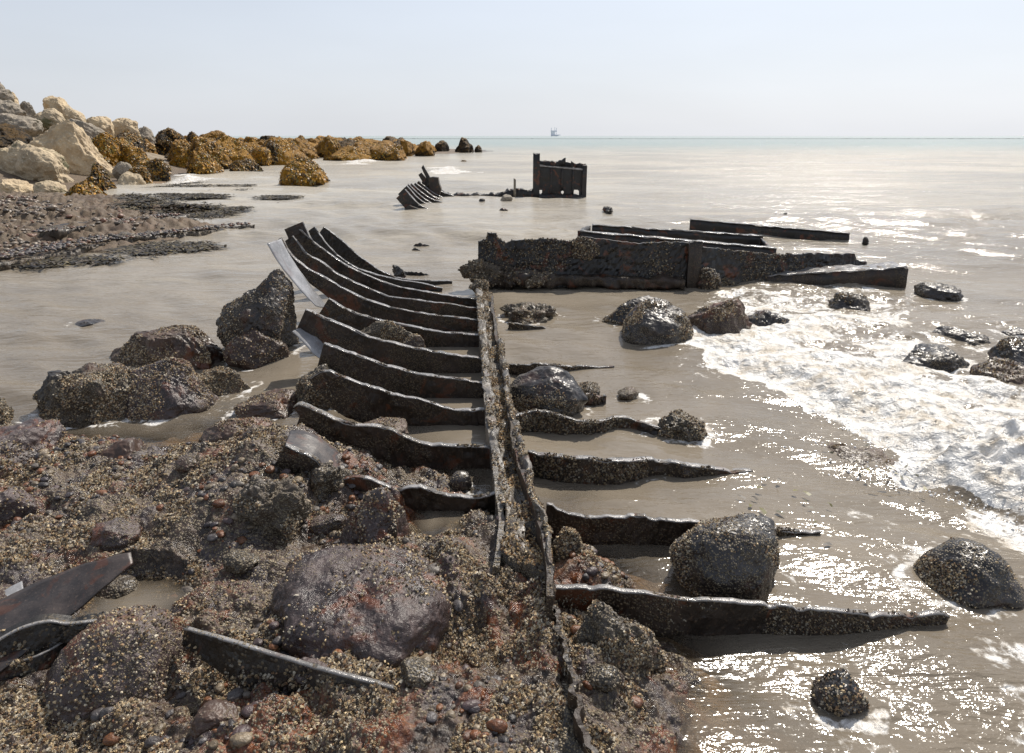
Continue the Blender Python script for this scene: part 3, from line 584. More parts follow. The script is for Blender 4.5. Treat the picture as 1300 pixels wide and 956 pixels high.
far('dark weedy rock left of the foamy gap', (181, 219, 202, 228), 28, m_weedd, 135, group=g2, name='weed_boulder')
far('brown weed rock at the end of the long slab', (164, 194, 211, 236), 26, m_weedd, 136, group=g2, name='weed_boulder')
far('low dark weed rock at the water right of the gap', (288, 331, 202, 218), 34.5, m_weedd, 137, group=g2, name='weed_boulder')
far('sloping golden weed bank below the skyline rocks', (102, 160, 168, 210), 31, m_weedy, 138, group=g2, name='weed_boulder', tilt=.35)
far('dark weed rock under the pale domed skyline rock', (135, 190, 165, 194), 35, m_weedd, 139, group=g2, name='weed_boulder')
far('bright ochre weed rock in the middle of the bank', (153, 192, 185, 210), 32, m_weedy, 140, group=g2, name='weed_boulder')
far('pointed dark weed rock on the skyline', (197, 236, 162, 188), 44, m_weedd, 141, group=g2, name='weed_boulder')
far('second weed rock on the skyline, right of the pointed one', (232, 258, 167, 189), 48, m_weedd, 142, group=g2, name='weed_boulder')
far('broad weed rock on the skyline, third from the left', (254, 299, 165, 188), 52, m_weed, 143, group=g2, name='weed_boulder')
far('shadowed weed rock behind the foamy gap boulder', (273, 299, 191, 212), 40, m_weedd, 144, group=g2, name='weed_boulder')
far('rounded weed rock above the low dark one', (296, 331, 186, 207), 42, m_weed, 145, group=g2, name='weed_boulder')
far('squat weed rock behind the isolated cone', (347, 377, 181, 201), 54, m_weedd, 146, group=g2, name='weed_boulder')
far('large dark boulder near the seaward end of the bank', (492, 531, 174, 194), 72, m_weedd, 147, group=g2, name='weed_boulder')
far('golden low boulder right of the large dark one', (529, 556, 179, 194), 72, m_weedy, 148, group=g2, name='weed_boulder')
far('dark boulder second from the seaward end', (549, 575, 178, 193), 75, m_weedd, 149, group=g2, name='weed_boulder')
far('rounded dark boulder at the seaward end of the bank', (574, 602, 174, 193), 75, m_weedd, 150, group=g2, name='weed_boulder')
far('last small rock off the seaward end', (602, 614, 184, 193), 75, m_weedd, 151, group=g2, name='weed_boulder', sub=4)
far('tiny lone rock awash off the bank', (582, 596, 204, 210), 47, m_weedd, 152, group=g2, name='weed_boulder', sub=4)
rs = np.random.default_rng(99)
fb = []
for (x0, x1, y0, y1, n) in ((300, 500, 186, 199, 46), (395, 500, 182, 190, 26), (180, 350, 182, 208, 48), (500, 545, 188, 194, 8), (100, 200, 178, 220, 22)):
    for k in range(n):
        px = rs.uniform(x0, x1); py = rs.uniform(y0, y1)
        top = 168+ (8 if px > 470 else 3)
        wpx = rs.uniform(20, 46)*(.6+.4*(py-178)/20); fb.append((px, py, wpx, top))
for k in range(70):
    px = rs.uniform(190, 500); py = rs.uniform(186, 200 if px > 300 else 206); fb.append((px, py, rs.uniform(34, 62)*(.6+.4*(py-178)/20), 172))
for i, (px, py, wpx, top) in enumerate(fb):
    Y = min(ydist(py, .3), 88); hpx = wpx*(rs.uniform(.5, .8) if i < len(fb)-70 else rs.uniform(.22, .38)); yt = max(py-hpx, top+rs.uniform(0, 6))
    far('weed covered boulder packed in the crowded bank of weed boulders', (px-wpx/2, px+wpx/2, yt, py+2), Y, (m_weed, m_weedy, m_weedd, m_weed)[i % 4], 300+i, group='crowded weed boulders of the bank', name='weed_boulder', sub=4, fine=.03)
for i in range(30):
    px = rs.uniform(-90, 150); Y = rs.uniform(27, 44); X = (px-CX)/F0*Y*1.03
    zb = float(land(np.array([X]), np.array([Y]))[0]); w = rs.uniform(.9, 2.0)
    v, f = rock_shape(w, w*.9, w*.8, 500+i, 4, 8, .14, .85, .025)
    o = obj('boulder', mk('boulder', v, None, f), (m_lime, m_limed, m_limeg)[i % 3], loc=(X, Y, zb+.1)); tag(o, 'limestone boulder filling the gaps of the left rock pile', 'boulder', 'filling rocks of the left pile')

# ------------------------------------------------------------------ iron work
def crom(pts, n):
    p = np.asarray(pts, float); q = np.vstack([2*p[0]-p[1], p, 2*p[-1]-p[-2]]); d = np.linalg.norm(np.diff(p, axis=0), axis=1); s = np.r_[0, np.cumsum(d)]; s /= s[-1]
    out = []
    for t in np.linspace(0, 1, n):
        i = min(np.searchsorted(s, t, 'right')-1, len(p)-2); u = (t-s[i])/(s[i+1]-s[i]+1e-12); a, b, c, e = q[i], q[i+1], q[i+2], q[i+3]
        out.append(.5*((2*b)+(-a+c)*u+(2*a-5*b+4*c-e)*u*u+(-a+3*b-3*c+e)*u**3))
    return np.array(out)
def slab(top, down, back, seed, rows=9, enc=.008, nib=.007, bot=.0):
    """a plate hanging from a top edge: top (n,3), down (n,3) full drop, back (n,3) thickness vector; rough front, nibbled rim"""
    n = len(top); s_ = np.r_[0, np.cumsum(np.linalg.norm(np.diff(top, axis=0), axis=1))]
    nb = nib*(fbm2(s_*14, 0*s_, 4, seed)-.2*np.abs(fbm2(s_*40, 0*s_+3, 2, seed+3)))
    dl = down/(np.linalg.norm(down, axis=1)[:, None]+1e-9)
    fr = []
    for k in range(rows):
        t = k/(rows-1); q = top+down*t*(1+bot*fbm2(s_*6, 0*s_+9, 3, seed+7))[:, None]*1.0+dl*(np.maximum(-nb, -.004)*(1-t))[:, None]
        fr.append(q)
    fr = np.array(fr); bk = fr+back[None]; dirb = -back/(np.linalg.norm(back, axis=1)[:, None]+1e-9)
    disp = enc*(np.abs(fbm3(fr.reshape(-1, 3)*13, 4, seed, .6))).reshape(rows, n, 1); fr = fr+disp*dirb[None]
    v = np.concatenate([fr.reshape(-1, 3), bk.reshape(-1, 3)]); o = rows*n
    a = gridq(rows, n); b = gridq(rows, n, o)[:, ::-1]
    i = np.arange(n-1); top_q = np.c_[i, i+o, i+1+o, i+1]; bo = (rows-1)*n
    bot_q = np.c_[i+bo, i+1+bo, i+1+bo+o, i+bo+o]; j = np.arange(rows-1)*n
    l = np.c_[j, j+n, j+n+o, j+o]; r_ = np.c_[j+n-1, j+n-1+o, j+2*n-1+o, j+2*n-1]
    return v, np.vstack([a[:, ::-1], b[:, ::-1], top_q[:, ::-1], bot_q[:, ::-1], l[:, ::-1], r_[:, ::-1]]), fr[0]
def sheet(A, Bv, th, seed, rows=6, bumpy=.003, up=(0, 0, 1)):
    """thin plate between two edges A and B (n,3)"""
    n = len(A); up = np.array(up, float); s = []
    for k in range(rows): s.append(A+(Bv-A)*k/(rows-1))
    s = np.array(s).reshape(-1, 3); s = s+(bumpy*fbm3(s*9, 3, seed))[:, None]*up
    v = np.concatenate([s, s-up*th]); o = rows*n; i = np.arange(n-1); bo = (rows-1)*n; j = np.arange(rows-1)*n
    q = np.vstack([gridq(rows, n), gridq(rows, n, o)[:, ::-1], np.c_[i, i+o, i+1+o, i+1], np.c_[i+bo, i+1+bo, i+1+bo+o, i+bo+o], np.c_[j, j+n, j+n+o, j+o], np.c_[j+n-1, j+n-1+o, j+2*n-1+o, j+2*n-1]])
    return v, q
def barn_on(v, q, n, parent, dens=None, br=(.003, .0075), pal=BC):
    t = np.vstack([q[:, [0, 1, 2]], q[:, [0, 2, 3]]]); p_, n_ = scatter(v, t, n, dens)
    if len(p_): obj('barnacles', barnacle_mesh(p_, n_, *br, pal), m_barn, parent, kind='stuff')
BCD = BC*.55
wreck = thing('shipwreck_hull', 'rusted hull bottom of a wreck with keel and curved ribs in shallow water', 'shipwreck', tuple(map(float, P(640, 560, 0))))
bpy.context.view_layer.update()
WO = np.array(wreck.location)
def part(name, v, q, m, parent=wreck, smooth=False, tris=None):
    base = WO if parent is wreck or True else 0
    return obj(name, mk(name, np.asarray(v)-base, q, tris, smooth=smooth), m, parent)
def rib(pts, zk, webs, fl, seed, zend=None, dY=0.0, n=130, barn=500, flip=1, encr=.008, mat=None, thick=.018, edge=None, rag=.0, br=(.003, .0075)):
    Yk = ydist(pts[0][1], zk); L = abs(pts[-1][0]-pts[0][0])
    w = [PY(a, b, Yk+dY*abs(a-pts[0][0])/L) for a, b in pts]
    if zend is not None: w = [P(a, b, zk+(zend-zk)*(abs(a-pts[0][0])/L)**1.6) for a, b in pts]
    c = crom(w, n)
    if rag:
        q_ = np.linspace(0, L/42, n); c[:, 2] += rag*(.6*fbm2(q_, 0*q_, 3, seed+71)-.9*sstep(.25, .7, vn2(q_*2.3, 0*q_+5, seed+72)))
    tg = np.gradient(crom(w, n), axis=0); tg[:, 1] = 0; tg /= np.linalg.norm(tg, axis=1)[:, None]
    nr = np.c_[-tg[:, 2], 0*tg[:, 0], tg[:, 0]]
    if nr[0, 2] > 0: nr = -nr
    hh = np.interp(np.linspace(0, 1, n), np.linspace(0, 1, len(webs)), webs)
    v, q, rim = slab(c, nr*hh[:, None], np.tile([0, thick, 0], (n, 1)), seed, enc=encr)
    r = part('hull_frame', v, q, mat or m_iron)
    if fl:
        ww = .72*fl*(1+.22*fbm2(np.linspace(0, 9, n), np.zeros(n), 3, seed+50)); ww[:3] *= .6; ww[-3:] *= .7
        A = c+np.array([0, -.006, 0])+(-nr)*.004; Bq = c+np.c_[0*ww, ww, 0*ww]+(-nr)*.004+np.c_[0*ww, 0*ww, .003*fbm2(np.linspace(0, 15, n), np.ones(n), 3, seed+60)]
        nb = .005*(fbm2(np.linspace(0, 22, n), np.zeros(n), 4, seed)-.4); A = A+nr*np.maximum(-nb, 0)[:, None]; Bq = Bq+nr*np.maximum(-nb, 0)[:, None]
        fv, fq = sheet(A, Bq, .006, seed+5, 4, .002); part('flange', fv, fq, edge or m_edge, r, True)
    if barn:
        def dn(c_, n_): return np.clip(.25+1.5*fbm3(c_*5+seed, 3, 8), 0, 1)*(n_[:, 1] < .2)*(c_[:, 2]+0 > -.01)
        vv = v; t = np.vstack([q[:, [0, 1, 2]], q[:, [0, 2, 3]]]); p_, n_ = scatter(vv, t, barn, dn)
        n_ = np.where((n_[:, 1:2] > .3), -n_, n_)
        if len(p_): obj('barnacles', barnacle_mesh(p_-WO, n_, br[0], br[1], BCD), m_barn, r, kind='stuff')
    return r
rib([(574, 357), (537, 356), (510, 354), (482, 343), (455, 324), (432, 304), (411, 288)], .05, (.12, .22, .2, .16), .05, 401, barn=300, mat=m_ironp)
rib([(562, 366), (530, 359), (503, 355), (469, 346), (442, 334), (418, 314), (399, 288)], .05, (.15, .25, .22, .16), .06, 402, barn=300, mat=m_ironp)
rib([(606, 380), (570, 375), (537, 370), (503, 363), (469, 351), (435, 334), (411, 317), (396, 305), (384, 281)], .10, (.22, .26, .22, .2), .06, 403, rag=0.004, barn=400)
rib([(608, 391), (564, 385), (523, 380), (496, 377), (466, 366), (432, 350), (405, 331), (388, 321), (371, 299)], .10, (.22, .26, .22, .18), .06, 404, rag=0.005, barn=500)
rib([(609, 407), (570, 402), (537, 398), (489, 388), (455, 376), (422, 358), (394, 343), (371, 326), (357, 301)], .10, (.22, .22, .15, .03), .055, 405, rag=0.004, barn=500)
rib([(611, 425), (598, 425), (557, 421), (510, 412), (472, 404), (438, 392), (417, 379)], .10, (.22, .24, .22, .2), .06, 406, rag=0.004, barn=600)
rib([(613, 455), (557, 448), (523, 441), (482, 432), (449, 419), (415, 405), (388, 392)], .10, (.24, .26, .24, .2), .055, 407, rag=0.004, barn=800)
rib([(620, 487), (591, 483), (550, 478), (510, 470), (472, 458), (435, 444), (411, 436)], .10, (.24, .26, .24, .2), .05, 408, rag=0.005, barn=900)
rib([(622, 521), (574, 519), (540, 507), (510, 503), (472, 492), (432, 476), (411, 470), (393, 481)], .10, (.24, .26, .24, .18), .035, 409, rag=0.006, barn=1100)
rib([(627, 568), (576, 566), (533, 563), (490, 545), (453, 540), (422, 532), (384, 514), (373, 518)], .12, (.26, .26, .22, .16), .04, 410, rag=0.008, barn=1300)
rib([(632, 627), (600, 628), (564, 628), (533, 619), (502, 621), (462, 608), (431, 602), (398, 581), (362, 564)], .14, (.22, .2, .2, .22), .03, 411, rag=0.014, barn=1200)
# right hand ribs
rib([(646, 411), (700, 417), (745, 420)], .04, (.12, .1, .08), .03, 421, rag=0.02, zend=-.03, barn=60)
rib([(645, 459), (690, 463), (735, 464), (780, 465)], .06, (.16, .14, .10), .03, 422, rag=0.02, zend=-.02, barn=200)
rib([(690, 500), (730, 498), (770, 499)], .05, (.18, .16, .12), .03, 423, rag=0.03, barn=400, encr=.03)
rib([(652, 528), (683, 523), (720, 530), (760, 535), (791, 531), (830, 542), (885, 552)], .11, (.2, .2, .18, .12), .04, 424, rag=0.016, zend=-.01, barn=1600, encr=.025)
rib([(670, 571), (700, 577), (732, 583), (788, 587), (837, 584), (870, 592), (925, 598), (960, 601)], .135, (.22, .22, .2, .13), .05, 425, rag=0.014, zend=-.03, barn=1200, encr=.012)
rib([(694, 642), (740, 650), (785, 655), (833, 660), (862, 664), (935, 669), (1000, 672), (1042, 676)], .15, (.28, .28, .25, .18), .026, 426, rag=0.014, zend=.005, barn=1600, encr=.010, br=(.0022, .005))
rib([(694, 747), (753, 746), (798, 753), (836, 757), (881, 762), (960, 766), (1000, 771), (1060, 778), (1100, 780), (1150, 779), (1205, 780)], .165, (.30, .30, .27, .22, .18), .022, 427, rag=0.012, zend=.025, barn=1500, encr=.006, thick=.012, br=(.002, .0045))
# keel: two upright plates and the crusted trough between
def wallpath(pts, zs, h, th, seed, nib, name, mat, par, barn, n=170, enc=.01, smooth=False):
    zz = np.interp(np.linspace(0, 1, len(pts)), np.linspace(0, 1, len(zs)), zs)
    c = crom([P(a, b, z) for (a, b), z in zip(pts, zz)], n); tg = np.gradient(c, axis=0); tg[:, 2] = 0; tg /= np.linalg.norm(tg, axis=1)[:, None]
    side = np.c_[tg[:, 1], -tg[:, 0], 0*tg[:, 0]]
    c = c+side*(.012*fbm2(np.linspace(0, 14, n), np.zeros(n), 3, seed+9))[:, None]
    v, q, rim = slab(c, np.tile([0, 0, -h], (n, 1)), side*th, seed, nib=nib, enc=enc)
    o = part(name, v, q, mat, par, smooth)
    if barn:
        t = np.vstack([q[:, [0, 1, 2]], q[:, [0, 2, 3]]]); p_, n_ = scatter(v, t, barn, lambda a, b: np.clip(.35+1.4*fbm3(a*6+seed, 3, 4), 0, 1))
        ctr = np.sign(((p_-c[np.argmin(((p_[:, None, :2]-c[None, ::6, :2])**2).sum(-1), 1)*6])*n_).sum(1))[:, None]
        obj('barnacles', barnacle_mesh(p_-WO, n_, .003, .007), m_barn, o if o.parent is wreck else o.parent, kind='stuff')
    return o, c
KL = [(607, 368), (613, 420), (618, 470), (622, 520), (628, 560), (634, 600), (640, 640), (642, 690), (636, 722)]
KR = [(625, 376), (633, 430), (640, 470), (648, 520), (657, 560), (668, 600), (680, 640), (691, 675), (699, 720), (699, 758)]
keel_z = np.linspace(0, 1, 60)
a = crom([P(*p_, .10) for p_ in KL], 150); b = crom([P(*p_, .10) for p_ in KR], 150)
kv, kq = sheet(a, b, .10, 31, 24, .0)
top = kv[:24*150]; top[:, 2] += .030*fbm3(top*9, 4, 71, .6)+.025+.06*sstep(3.0, 2.55, top[:, 1]); kv[:24*150] = top
keel = part('keel', kv, kq, m_rockb, wreck, True)
t = np.vstack([kq[:, [0, 1, 2]], kq[:, [0, 2, 3]]]); p_, n_ = scatter(kv, t, 6500, lambda c_, m_: (m_[:, 2] > .2)*(1/np.maximum(c_[:, 1], 1)**1.2)*np.clip(.6+fbm3(c_*7, 3, 3), 0, 1))
obj('barnacles', barnacle_mesh(p_-WO, n_, .003, .0065, BC*np.array([1.05, .95, .8])), m_barn, keel, kind='stuff')
wallpath(KL, (.17, .17, .16, .18, .18, .19, .15), .30, .022, 431, .015, 'flange', m_keel, keel, 900, enc=.012)
wallpath(KR, (.17, .18, .19, .22, .25, .27, .24), .36, .018, 432, .02, 'flange', m_iron, keel, 900, enc=.012)
def rail(K, zs, da, db, seed, up):
    zz = np.interp(np.linspace(0, 1, len(K)), np.linspace(0, 1, len(zs)), zs)
    A = crom([P(x_-da*min(1, y_/520), y_, z) for (x_, y_), z in zip(K, zz)], 170); B_ = crom([P(x_+db*min(1, y_/520), y_, z) for (x_, y_), z in zip(K, zz)], 170)
    v, q = sheet(A, B_, .035, seed, 10, .0); t_ = np.repeat(np.linspace(0, 1, 10), 170); m_ = 1700
    v[:m_, 2] += up*np.sin(t_*np.pi)+.020*fbm3(v[:m_]*13, 4, seed, .62); v[:m_, :2] += (.016*fbm3(v[:m_]*8, 4, seed+4))[:, None]
    o = part('flange', v, q, m_keel, keel, True); t = np.vstack([q[:, [0, 1, 2]], q[:, [0, 2, 3]]]); p_, n_ = scatter(v, t, 2200, lambda a, b: np.clip(.2+1.6*fbm3(a*7+seed, 3, 4), 0, 1)*(b[:, 2] > .2))
    obj('barnacles', barnacle_mesh(p_-WO, n_, .0025, .006), m_barn, keel, kind='stuff')
rail(KL[:7], (.172, .172, .165, .182, .182, .19), 5, 6, 435, .008)
rail(KR[1:9], (.185, .19, .20, .225, .255, .275, .25), 2, 5, 436, .014)
KL2 = [(672, 772), (674, 820), (677, 870), (682, 960)]; KR2 = [(706, 766), (716, 805), (730, 862), (752, 960)]
a = crom([P(*p_, .09) for p_ in KL2], 90); b = crom([P(*p_, .11) for p_ in KR2], 90)
kv, kq = sheet(a, b, .12, 33, 16, 0); top = kv[:16*90]; top[:, 2] += .016*fbm3(top*14, 4, 73, .6); kv[:16*90] = top
kb = part('keel', kv, kq, m_rockb, wreck, True)
t = np.vstack([kq[:, [0, 1, 2]], kq[:, [0, 2, 3]]]); p_, n_ = scatter(kv, t, 1800, lambda c_, m_: (m_[:, 2] > .2)*np.clip(.5+fbm3(c_*7, 3, 3), 0, 1))
obj('barnacles', barnacle_mesh(p_-WO, n_, .003, .0065), m_barn, kb, kind='stuff')
wallpath(KR2, (.16, .17, .18), .26, .014, 434, .012, 'flange', m_iron, kb, 500, 90)
# bare plates still riveted to the rib tips
def tipplate(A, YA, Bp, YB, seed, mat, th=.008, par=wreck, n=50, rows=8):
    a = crom([PY(x_, y_, YA) for x_, y_ in A], n); b = crom([PY(x_, y_, YB) for x_, y_ in Bp], n)
    v, q = sheet(a, b, th, seed, rows, .006); return part('shell_plate', v, q, mat, par, True)
tipplate([(339, 309), (352, 331), (374, 359), (400, 387)], 5.62, [(357, 303), (371, 329), (392, 359), (417, 391)], 5.84, 441, m_plate)
tipplate([(371, 421), (382, 431), (402, 452), (414, 458)], 4.72, [(384, 414), (393, 420), (408, 425), (420, 440)], 4.92, 442, m_plate)
tipplate([(362, 564), (380, 573), (398, 583), (420, 600), (436, 606)], 2.79, [(369, 545), (392, 549), (412, 560), (436, 580), (448, 598)], 2.98, 443, m_slab)
tipplate([(384, 292), (391, 300), (398, 306)], 6.5, [(378, 291), (386, 297), (396, 303)], 6.9, 444, m_plate)

def setat(o, loc):
    """move a finished thing's origin to its base without moving it"""
    loc = np.asarray(loc, float); o.location = tuple(map(float, loc))
def lone(name, label, cat, v, q, mat, smooth=False, group=None, tris=None):
    v = np.asarray(v); b = np.array([v[:, 0].mean(), v[:, 1].mean(), v[:, 2].min()])
    o = obj(name, mk(name, v-b, q, tris, smooth=smooth), mat, loc=tuple(map(float, b))); tag(o, label, cat, group); return o, b
def bar(p0, p1, w, h, seed, n=60, enc=.012, nib=.01, k=5, droop=0):
    """rough rectangular beam whose top near edge runs p0 to p1"""
    c = np.array(p0)[None]+(np.array(p1)-np.array(p0))[None]*np.linspace(0, 1, n)[:, None]; c = c.astype(float)
    d = (c[-1]-c[0]); d[2] = 0; d /= np.linalg.norm(d); s = np.array([-d[1], d[0], 0])
    ring = []
    for (a, b) in [(0, t) for t in np.linspace(0, -h, k)]+[(t, -h) for t in np.linspace(0, w, k)[1:]]+[(w, t) for t in np.linspace(-h, 0, k)[1:]]+[(t, 0) for t in np.linspace(w, 0, k)[1:-1]]:
        ring.append(c+s*a+np.array([0, 0, b]))
    r = np.array(ring); K = len(r); ctr = c+s*w/2+np.array([0, 0, -h/2])
    dv = r-ctr[None]; dv /= np.linalg.norm(dv, axis=2)[..., None]
    r = r+dv*(enc*fbm3(r.reshape(-1, 3)*7, 4, seed, .55).reshape(K, n, 1))
    v = np.concatenate([r.reshape(-1, 3), ctr[[0]], ctr[[-1]]]); q = np.vstack([gridq(K, n), np.c_[(K-1)*n+np.arange(n-1), (K-1)*n+np.arange(1, n), np.arange(1, n), np.arange(n-1)]])
    i = np.arange(K); j = (i+1) % K
    t = np.vstack([np.c_[i*n, j*n, np.full(K, K*n)], np.c_[j*n+n-1, i*n+n-1, np.full(K, K*n+1)]])
    return v, q, t
# ------------------------------------------------------------------ black hull wall in the middle distance
prof = [(607, 330), (607, 306), (617, 304), (619, 296), (629, 295), (633, 303), (643, 308), (650, 305), (690, 303), (706, 304), (722, 307), (738, 300), (760, 303), (800, 308), (866, 307), (890, 312), (930, 318), (985, 323), (1030, 321), (1084, 322), (1087, 330), (1100, 332)]
def WY_(x_): return 7.86+max(0, x_-880)*.0034
px = np.concatenate([np.linspace(prof[i][0], prof[i+1][0], max(2, int(abs(prof[i+1][0]-prof[i][0])/2.5)+2))[:-1] for i in range(len(prof)-1)]+[[1100]])
pyy = np.concatenate([np.linspace(prof[i][1], prof[i+1][1], max(2, int(abs(prof[i+1][0]-prof[i][0])/2.5)+2))[:-1] for i in range(len(prof)-1)]+[[333]])
c = np.array([PY(a, b, WY_(a)) for a, b in zip(px, pyy)]); n = len(c)
dn_ = np.c_[0*px, -.10+0*px, -(c[:, 2]+.25)]
v, q, rim = slab(c, dn_, np.tile([0, .03, 0], (n, 1)), 451, rows=26, enc=.02, nib=.012)
hw = thing('hull_wall', 'long black rusted hull side standing in the water beyond the keel', 'wreckage', (float(c[:, 0].mean()), 7.9, 0))
HB = np.array(hw.location)
pl = obj('side_plate', mk('side_plate', v-HB, q, smooth=False), m_ironp, hw)
t = np.vstack([q[:, [0, 1, 2]], q[:, [0, 2, 3]]])
p_, n_ = scatter(v, t, 2600, lambda a, b: np.clip(-.15+1.9*fbm3(a*2.2, 3, 61), 0, 1)*(a[:, 2] > 0)*(b[:, 1] < .2)); n_ = np.where(n_[:, 1:2] > .2, -n_, n_)
obj('barnacles', barnacle_mesh(p_-HB, n_, .005, .011, BCD), m_barn, pl, kind='stuff')
def hwpart(name, P0, P1, w, h, seed, mat, enc=.02, parent=hw, n=50):
    v, q, t = bar(P0, P1, w, h, seed, n, enc); return obj(name, mk(name, v-HB, q, t, smooth=True), mat, parent)
hwpart('stiffener', PY(876, 308, 7.74), PY(892, 309, 7.74), .06, .62, 452, m_iron, .03)
hwpart('bottom_flange', PY(640, 348, 7.62), PY(870, 356, 7.62), .2, .12, 453, m_iron, .05, n=90)
def lump(box, Y, seed, mat, parent, base, zb=0, dr=.8, fine=.035, barn=300):
    x0, x1, yt, yb = box; zc = Y*cp+H*sp; w = (x1-x0)/F0*zc; top = PY((x0+x1)/2, yt, Y)[2]; bo = PY((x0+x1)/2, yb, Y)[2]; h = top-bo
    v, f = rock_shape(w, w*dr, h, seed, 5, 6, .2, .7, fine); v = v+np.array([((x0+x1)/2-CX)/F0*zc, Y+w*dr*.2, (top+bo)/2])
    o = obj('encrustation', mk('encrustation', v-base, None, f), mat, parent)
    if barn:
        p_, n_ = scatter(v, f, barn, lambda a, b: np.clip(.3+1.3*fbm3(a*4, 3, 5), 0, 1)*(b[:, 1] < .4)); obj('barnacles', barnacle_mesh(p_-base, n_, .005, .011, BCD*1.3), m_barn, o, kind='stuff')
lump((584, 640, 333, 358), 7.66, 461, m_rockb, hw, HB, dr=.5, fine=.07)
lump((598, 686, 338, 366), 7.72, 467, m_iron, hw, HB, dr=.3, fine=.06)
lump((650, 708, 345, 366), 7.62, 462, m_rockb, hw, HB, dr=.5)
lump((596, 624, 356, 376), 7.35, 463, m_rockb, hw, HB)
lump((886, 918, 340, 370), 7.66, 464, m_iron, hw, HB)
lump((720, 760, 298, 330), 7.80, 465, m_iron, hw, HB, dr=.3, barn=500)
lump((905, 945, 350, 372), 7.95, 466, m_rockb, hw, HB, dr=.6)
# beams behind
b1 = thing('channel_beam', 'pair of parallel black iron beams joined in a channel behind the hull wall', 'beam', tuple(map(float, PY(860, 318, 9.3))))
BB = np.array(b1.location)
for nm, a, b, w, h, sd, mt in (('side_rail', PY(752, 286, 10.7), PY(969, 300, 10.7), .07, .30, 471, m_ironp), ('side_rail', PY(737, 294, 9.6), PY(986, 316, 9.6), .09, .34, 472, m_ironp), ('end_plate', PY(736, 293, 9.62), PY(750, 286, 10.65), .04, .3, 473, m_ironp), ('end_plate', PY(982, 316, 9.64), PY(968, 302, 10.65), .05, .2, 474, m_ironp)):
    if nm == 'end_plate':
        d = b-a; v, q, t = bar(a, b, .03, h, sd, 30, .012)
    else: v, q, t = bar(a, b, w, h, sd, 90, .018)
    o = obj(nm, mk(nm, v-BB, q, t, smooth=True), mt, b1)
    if nm == 'side_rail':
        A = crom([a+[0, -.01, .008], (a+b)/2+[0, -.01, .008], b+[0, -.01, .008]], 60); v, q = sheet(A, A+np.array([0, w+.03, .004]), .012, sd, 4, .01); obj('flange', mk('flange', v-BB, q, smooth=True), m_edge, o)
v, q, t = bar(PY(876, 279, 13.0), PY(1079, 297, 11.9), .12, .34, 475, 90, .022)
o, bb = lone('iron_beam', 'farthest long black beam slanting into the water', 'beam', v, q, m_ironp, True, tris=t)
A = crom([PY(877, 278.5, 12.99), PY(975, 287, 12.43), PY(1078, 296, 11.89)], 50); v, q = sheet(A, A+np.array([0, .12, .0]), .01, 4751, 4, .008); obj('flange', mk('flange', v-bb, q, smooth=True), m_edge, o)
v, q, t = bar(PY(958, 352, 8.15), PY(1154, 341, 7.85), .34, .36, 476, 90, .02)
o, bb = lone('iron_beam', 'low thick beam with a bright wet top, right of the hull wall', 'beam', v, q, m_iron, True, tris=t)
A = crom([PY(962, 350.5, 8.15), PY(1055, 345, 8.0), PY(1152, 339.5, 7.85)], 60); v, q = sheet(A, A+np.array([0, .33, .0]), .015, 4761, 8, .016); obj('top_plate', mk('top_plate', v-bb, q, smooth=True), m_edge, o)

# ------------------------------------------------------------------ wreck remains further out
Yb = 20.6
bx = thing('iron_box', 'upright black iron box with a tall corner post standing in the sea', 'wreckage', tuple(map(float, PY(712, 251, Yb)))); XB = np.array(bx.location)
def bxp(name, P0, P1, w, h, seed, mat=m_ironp, enc=.02, parent=None, n=30):
    v, q, t = bar(P0, P1, w, h, seed, n, enc); return obj(name, mk(name, v-XB, q, t, smooth=True), mat, parent or bx)
# pierced front plate
nx, nz = 60, 44
gx = np.linspace(684, 744, nx); gz = np.linspace(209, 251, nz); V = []; keep = []
for j in range(nz):
    for i in range(nx): V.append(PY(gx[i], gz[j]+ (i/nx)*4*(1-j/nz), Yb))
V = np.array(V); V[:, 1] += .01*fbm3(V*3, 3, 5); Q = gridq(nz, nx); cx = (gx[:-1]+gx[1:])/2; cz = (gz[:-1]+gz[1:])/2
CXg, CZg = np.meshgrid(cx, cz); hole = np.zeros(CXg.shape, bool)
for hx, hy, rx_, ry_ in ((686, 243.5, 2.3, 2.6), (714, 243.5, 1.5, 2.2), (731.5, 244, 3.8, 4.2)): hole |= ((CXg-hx)/rx_)**2+((CZg-hy)/ry_)**2 < 1
obj('front_plate', mk('front_plate', V-XB, Q[~hole.ravel()], smooth=False), m_ironp, bx)
for sx in (699, 713, 727): bxp('stiffener', PY(sx, 213, Yb-.06), PY(sx+2.2, 213, Yb-.06), .04, .86 if sx != 713 else .66, 480+sx)
bxp('corner_post', PY(677, 195, Yb-.1), PY(685.5, 195, Yb-.1), .16, 1.45, 481, enc=.025)
bxp('corner_post', PY(740, 210, Yb-.1), PY(745.5, 210, Yb-.1), .3, 1.15, 482, enc=.025)
bxp('top_rim', PY(684, 209.5, Yb-.07), PY(742, 214.5, Yb-.07), .12, .04, 483, m_edge, .012)
bxp('top_rim', PY(685, 204, Yb+.3), PY(744, 209, Yb+.3), .1, .25, 484, enc=.04)
for a, b, sd in (((699, 203), (707, 207), 485), ((706, 206), (714, 205), 486), ((712, 205.5), (718, 202), 487), ((725, 206), (732, 209), 488), ((733, 209), (744, 209.5), 489)): bxp('torn_edge', PY(*a, Yb+.1), PY(*b, Yb+.1), .05, .14, sd, enc=.05, n=14)
bxp('sill', PY(684, 247, Yb-.12), PY(744, 247.5, Yb-.12), .2, .3, 490, enc=.03)
v, q, t = bar(PY(556, 246, 20.2), PY(636, 247, 20.4), .2, .28, 491, 80, .05)
